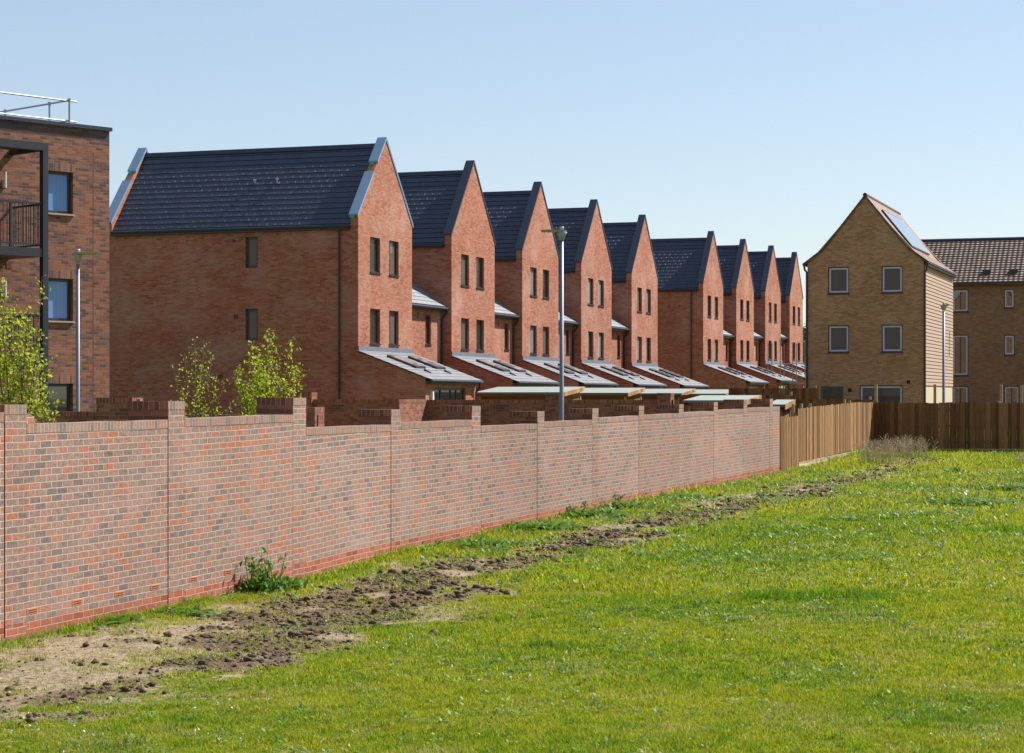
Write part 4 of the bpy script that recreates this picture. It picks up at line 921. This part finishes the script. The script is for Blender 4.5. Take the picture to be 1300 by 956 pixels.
# weeds
def weed(px, py, hgt, wid, n, label, seed, mat='leaf_dark', stalk=0, name='weed_plant', cat='plant'):
    r = np.random.default_rng(seed); d = 30.
    for _ in range(12): x, y = at(px, d); d = (CAMZ-float(gz(y)))*FPX/(py-505.5)
    x, y = at(px, d); x = max(x, XW+.1); Vv = []; Ff = []; rn = []; LP = []
    T = thing(name, label, cat, (x, y, float(height(np.array(x), np.array(y)))-.01)); dry = mat == 'straw'
    for k in range(0 if dry else n):
        az = r.uniform(0, 6.283); ln = hgt*r.uniform(.3, .95); out = wid*r.uniform(.1, .5); wv_ = r.uniform(.010, .028)*(1+hgt); dx, dy = math.cos(az), math.sin(az)
        bx, by = r.normal(size=2)*wid*.28; i0 = len(Vv); rr = r.uniform(); droop = r.uniform(.2, .75)
        for s, wf in ((0, .25), (.25, .8), (.5, 1), (.75, .75), (1, .05)):
            p = np.array([bx+dx*out*s**1.2, by+dy*out*s**1.2, ln*(s-droop*s*s)]); ww = wv_*wf*r.uniform(.7, 1.2)
            Vv += [p+np.array([-dy, dx, .35])*ww, p+np.array([dy, -dx, -.1])*ww]; rn += [rr, rr]
        for j in range(4): Ff.append([i0+j*2, i0+j*2+1, i0+j*2+3, i0+j*2+2])
    m = MB()
    for k in range(stalk):
        a, b_ = r.normal(size=2)*wid*.25; z = hgt*r.uniform(.7, 1.3); lean = r.normal(size=2)*hgt*.28; p = [V((a, b_, 0)), V((a+lean[0]*.4, b_+lean[1]*.4, z*.55)), V((a+lean[0], b_+lean[1], z))]
        m.tube(p, [.007, .005, .003], 5)
        for q in range(5 if dry else 3):
            f = r.uniform(.35, 1); s = p[0].lerp(p[2], f); e = s+V((r.normal()*.09, r.normal()*.09, r.uniform(.02, .16)))*(hgt/.5); m.tube([s, e], [.004, .002], 4); LP.append(np.array(e))
        if not dry:
            for q in range(14): LP.append(np.array(p[0].lerp(p[2], r.uniform(.1, .95)))+r.normal(size=3)*.025)
    if stalk: m.build('stalk', 'straw_stem' if dry else 'leaf_stem', T)
    nl = []; 
    if Vv: np_mesh('leaves', Vv, [np.array(Ff)], mat, rn, T)
    if LP: V_, F_ = leaves(LP, .035 if dry else .09, r, .45); np_mesh('flower_heads' if dry else 'stalk_leaves', V_, [F_], mat, np.repeat(r.uniform(0, 1, len(LP)), 4), T)
M['straw_stem'] = plain('straw_stem', (.56, .44, .29), .8)
M['leaf_stem'] = plain('stem', (.10, .16, .03), .7)
weed(332, 752, .44, .44, 230, 'tall leafy dock plant growing against the brick wall', 1, stalk=10)
weed(362, 748, .30, .40, 120, 'low leafy weed just right of the tall dock plant', 2)
weed(236, 778, .16, .6, 120, 'low green weed at the foot of the second wall joint from the left', 3)
weed(130, 790, .15, .5, 90, 'small grass-green weed at the wall foot below the air bricks', 4)
weed(618, 694, .22, .9, 220, 'broad-leaved weed patch at the wall foot, leftmost of those in mid wall', 5)
weed(690, 672, .28, 1.2, 300, 'dark broad-leaved weed clump right beside the mid wall joint', 6)
weed(742, 656, .34, 1.2, 320, 'tallest dark weed clump along the middle of the wall foot', 7, stalk=3)
weed(792, 646, .30, .8, 180, 'dark weed with upright stalks near the far wall joint', 8, stalk=4)
weed(868, 632, .22, 1.0, 150, 'flat weed patch at the wall foot toward its far end', 9)
weed(1235, 640, .24, 1.3, 300, 'broad dark weed clump with a pale scrap, out in the grass at right', 10)
weed(1275, 622, .25, .9, 160, 'broad weed clump in the grass nearest the right edge', 11)
weed(1207, 600, .28, .6, 60, 'small dark weed tuft in the grass before the far fence', 12)
weed(620, 700, .18, .4, 40, 'low weed hugging the brick plinth left of mid wall', 13)
weed(548, 706, .15, .5, 50, 'small weed at the wall foot right of the tall dock plant, beyond the joint', 14)
weed(1150, 580, .55, 1.7, 0, 'pale dry weed stalks standing in the fence corner', 15, 'straw', 120, 'dry_weeds', 'weeds')
weed(1118, 588, .60, 1.5, 0, 'dry straw coloured weeds at the foot of the sunlit fence', 16, 'straw', 90, 'dry_weeds', 'weeds')
weed(1300, 590, .3, .8, 60, 'low brown dry weed before the far fence at the right edge', 17, 'straw', 24, 'dry_weeds', 'weeds')

# ---------------------------------------------------------------- grass
def sample(n, d0, d1):
    d = np.sqrt(rng.uniform(d0*d0, d1*d1, n)); px = rng.uniform(-190, 1490, n); s = (px-650)/FPX*d; x = -d*sa+s*ca; y = d*ca+s*sa
    k = (x > XW+.015) & (y < 76.35) & (x < 14); return x[k], y[k], d[k]
GV, GF4, GF3, GR, GC = [], [], [], [], []
nb = 0; cols = []
pal = np.array([[.29, .40, .008], [.19, .34, .010], [.40, .44, .010], [.11, .24, .012], [.46, .39, .03], [.58, .46, .22]])*.90
for (n, d0, d1, hh, ww) in ((460000, 12.5, 19, .027, .0045), (400000, 19, 27, .032, .007), (280000, 27, 42, .046, .012), (180000, 42, 78, .06, .021)):
    x, y, d = sample(n, d0, d1)
    s = soil(x, y); tall = fbm(x, y, 1.5, 71); clump = vnoise(x, y, .16, 80)
    wallgrass = np.exp(-((x-XW)/.18)**2)*(vnoise(x, y*.7, 1.1, 90) > .45)
    keep = rng.uniform(0, 1, len(x)) < np.clip((1-s*1.05)*(.30+.8*clump+.4*(tall-.5)), 0.04+.40*(fbm(x, y, .6, 77) > .56), 1)+wallgrass*.6
    x, y, d, tall, clump, s, wallgrass = (v_[keep] for v_ in (x, y, d, tall, clump, s, wallgrass)); m_ = len(x)
    # tall dark patch out in the grass, and a few others
    tp = np.zeros(m_)
    for tx, ty, tr_ in ((-4.55, 26.2, .75), (-5.3, 25.9, .6), (-3.2, 37, 1.2), (-1.2, 34, .9), (-6.5, 20.5, .4), (-9.6, 31, .3)):
        tp = np.maximum(tp, np.exp(-(((x-tx)/tr_)**2+((y-ty)/(tr_*.7))**2)*1.2))
    h = hh*(.25+1.2*tall+1.3*clump**2*rng.uniform(.2, 1, m_))*rng.choice([1, 1, 1, 1.5], m_)*(1+1.5*tp+1.3*wallgrass)*np.where(s > .3, .7, 1)
    z = height(x, y)-.004; az = rng.uniform(0, 2*np.pi, m_); lean = h*rng.uniform(.2, 1.5, m_)
    fx, fy = np.cos(az), np.sin(az); aw = az+rng.uniform(-1, 1, m_)+np.pi/2; wx, wy = np.cos(aw)*ww*.5*rng.uniform(.6, 1.5, m_), np.sin(aw)*ww*.5
    b0 = np.stack([x-wx, y-wy, z], 1); b1 = np.stack([x+wx, y+wy, z], 1); mx, my, mz = x+fx*lean*.35, y+fy*lean*.35, z+h*.6
    m0 = np.stack([mx-wx*.8, my-wy*.8, mz], 1); m1 = np.stack([mx+wx*.8, my+wy*.8, mz], 1); tp_ = np.stack([x+fx*lean, y+fy*lean, z+h], 1)
    vv = np.stack([b0, b1, m1, m0, tp_], 1).reshape(-1, 3); i = np.arange(m_)*5+nb; nb += m_*5
    GV.append(vv); GF4.append(np.stack([i, i+1, i+2, i+3], 1)); GF3.append(np.stack([i+3, i+2, i+4], 1))
    yel = fbm(x, y, 2.2, 100); u = rng.uniform(0, 1, m_)+.07+(yel-.5)*1.5+(vnoise(x, y, .13, 105)-.5)*.7
    ci = np.select([u < .12, u < .34, u < .62, u < .93, u < 1.10], [3, 1, 0, 2, 4], 2); ci = np.where(rng.uniform(0, 1, m_) < .03+.2*(s > .4)+.22*sstep(.6, .74, fbm(x, y, .8, 301)), 5, ci); ci = np.where((tp > .35) & (rng.uniform(0, 1, m_) < .8), rng.choice([1, 3], m_), ci); ci = np.where((wallgrass > .4) & (rng.uniform(0, 1, m_) < .7), rng.choice([0, 1, 1], m_), ci)
    cc = pal[ci]*rng.uniform(.6, 1.4, m_)[:, None]; cols.append(np.repeat(np.concatenate([cc, np.ones((m_, 1))], 1), 5, 0))
t = NT('grass'); a = t.n('ShaderNodeAttribute', attribute_name='tint'); t.done(a.outputs['Color'], .7, .12)
tl = t.n('ShaderNodeBsdfTranslucent'); t.l(a.outputs['Color'], tl.inputs[0]); mx = t.n('ShaderNodeMixShader'); mx.inputs[0].default_value = .45; t.l(t.p.outputs[0], mx.inputs[1]); t.l(tl.outputs[0], mx.inputs[2]); t.l(mx.outputs[0], t.t.nodes['Material Output'].inputs[0]); M['grass'] = t.m
go = np_mesh('grass', np.concatenate(GV), [np.concatenate(GF4), np.concatenate(GF3)], 'grass')
a = go.data.attributes.new('tint', 'FLOAT_COLOR', 'POINT'); a.data.foreach_set('color', np.concatenate(cols).astype(np.float32).ravel())
tag(go, 'short yellow green grass covering the field beside the brick wall', 'grass'); struct(go, 'stuff')

# ---------------------------------------------------------------- low broad leaves among the grass
x, y, d = sample(26000, 12.5, 60); pt = fbm(x, y, 1.2, 171); s = soil(x, y); near = np.exp(-((x-XW)/.45)**2)*(y < 60)
k = rng.uniform(0, 1, len(x)) < np.where(pt > .58, .75, .07)*(1-s*.7)+near*.3; x, y, d = x[k], y[k], d[k]
nl = 9; X_ = np.repeat(x, nl)+rng.normal(size=len(x)*nl)*.035; Y_ = np.repeat(y, nl)+rng.normal(size=len(x)*nl)*.035
P_ = np.stack([X_, Y_, height(X_, Y_)+rng.uniform(.015, .06, len(X_))], 1); n = len(X_); az = rng.uniform(0, 6.283, n); ln = rng.uniform(.02, .05, n)*np.repeat(np.clip(d/22, .9, 1.7), nl)
a_ = np.stack([np.cos(az)*ln, np.sin(az)*ln, rng.uniform(-.3, .9, n)*ln], 1); b_ = np.stack([-np.sin(az), np.cos(az), rng.uniform(-.4, .4, n)], 1)*(ln*.33)[:, None]
V_ = np.stack([P_, P_+a_*.5+b_, P_+a_, P_+a_*.5-b_], 1).reshape(-1, 3); i = np.arange(n)*4
M['clover'] = leaf_mat('clover_leaf', (.07, .16, .03), (.22, .36, .05), .3)
o = np_mesh('ground_cover', V_, [np.stack([i, i+1, i+2, i+3], 1)], 'clover', np.repeat(np.repeat(rng.uniform(0, 1, len(x)), nl), 4)); tag(o, 'low broad leaved plants mixed into the grass', 'ground cover'); struct(o, 'stuff')

# ---------------------------------------------------------------- churned earth clods, white flecks
def lumps(x, y, sz, r):
    base = np.array([(1, 0, 0), (-1, 0, 0), (0, 1, 0), (0, -1, 0), (0, 0, 1), (0, 0, -1), (.6, .6, .5), (-.6, .6, .5), (-.6, -.6, .5), (.6, -.6, .5)], float)
    fc = np.array([(0, 6, 9), (0, 2, 6), (2, 7, 6), (2, 1, 7), (1, 8, 7), (1, 3, 8), (3, 9, 8), (3, 0, 9), (4, 9, 6), (4, 6, 7), (4, 7, 8), (4, 8, 9), (0, 5, 2), (2, 5, 1), (1, 5, 3), (3, 5, 0)])
    n = len(x); v = base[None]*r.uniform(.55, 1.3, (n, 10, 1))*sz[:, None, None]; v[:, :, 2] *= r.uniform(.45, .9, (n, 1)); a = r.uniform(0, 6.28, n); c, s = np.cos(a)[:, None], np.sin(a)[:, None]
    vx = v[:, :, 0]*c-v[:, :, 1]*s+x[:, None]; vy = v[:, :, 0]*s+v[:, :, 1]*c+y[:, None]; vz = v[:, :, 2]+height(x, y)[:, None]+sz[:, None]*.15
    return np.stack([vx, vy, vz], -1).reshape(-1, 3), (fc[None]+np.arange(n)[:, None, None]*10).reshape(-1, 3)
x, y, d = sample(560000, 12.5, 76); cl = clod(x, y); k = rng.uniform(0, 1, len(x)) < (cl*.8+.05*soil(x, y))*np.clip(34/d, .35, 1)*np.where(y > 33, .75, 1); x, y, d = x[k], y[k], d[k]
sz = np.clip(rng.lognormal(-4.1, .65, len(x)), .006, .08)*np.clip(d/30, .8, 1.1)
V_, F_ = lumps(x, y, sz, rng)
t = NT('earth'); n = t.noise(22, 4); M['earth'] = t.done(t.ramp(n, [(.3, (.065, .04, .024)), (.5, (.14, .095, .06)), (.75, (.30, .22, .15))]), .95, .1)
o = np_mesh('soil_clods', V_, [F_], 'earth'); tag(o, 'dark churned clods of earth in a strip beside the wall', 'soil'); struct(o, 'stuff')
# dry straw litter on the soil
x, y, d = sample(160000, 12.5, 60); s = soil(x, y); k = rng.uniform(0, 1, len(x)) < np.where(s > .3, .10, .02); x, y = x[k], y[k]
P_ = np.stack([x, y, height(x, y)+.012], 1); n = len(x); az = rng.uniform(0, 6.28, n); ln = rng.uniform(.03, .13, n); a_ = np.stack([np.cos(az)*ln, np.sin(az)*ln, rng.uniform(-.01, .03, n)], 1); b_ = np.stack([-np.sin(az), np.cos(az), np.zeros(n)], 1)*.004
V_ = np.stack([P_-b_, P_+b_, P_+a_+b_, P_+a_-b_], 1).reshape(-1, 3); i = np.arange(n)*4
o = np_mesh('dry_straw', V_, [np.stack([i, i+1, i+2, i+3], 1)], 'straw', np.repeat(rng.uniform(0, 1, n), 4)); tag(o, 'scattered dry straw and dead stems lying on the soil and grass', 'straw'); struct(o, 'stuff')
x, y, d = sample(300000, 13, 60); pt = fbm(x, y, .9, 140); k = (pt > .655) & (rng.uniform(0, 1, len(x)) < .14) & (x > XW+2.5); k |= (rng.uniform(0, 1, len(x)) < .002) & (x > XW+1); x, y, d = x[k], y[k], d[k]
P_ = np.stack([x, y, height(x, y)+rng.uniform(.02, .05, len(x))], 1); V_, F_ = leaves(P_, .028, rng, .8)
o = np_mesh('white_flowers', V_, [F_], 'white_bits', np.repeat(rng.uniform(0, 1, len(x)), 4)); tag(o, 'tiny white flecks of daisies and petals scattered through the grass', 'flowers'); struct(o, 'stuff')
# a crumpled scrap in the weeds
r = np.random.default_rng(4); d = 30.
for _ in range(10): xx, yy = at(1222, d); d = (CAMZ-float(gz(yy)))*FPX/(634-505.5)
m = MB(); g_ = [[(a*.06-.09, b*.05-.05, .12+r.uniform(-.03, .05)) for a in range(4)] for b in range(3)]
for b in range(2):
    for a in range(3): m.poly([g_[b][a], g_[b][a+1], g_[b+1][a+1]]); m.poly([g_[b][a], g_[b+1][a+1], g_[b+1][a]])
o = m.build('litter_scrap', 'film_white', None, (xx, yy, float(gz(yy)))); tag(o, 'small crumpled pale scrap caught in the weed clump at right', 'litter')
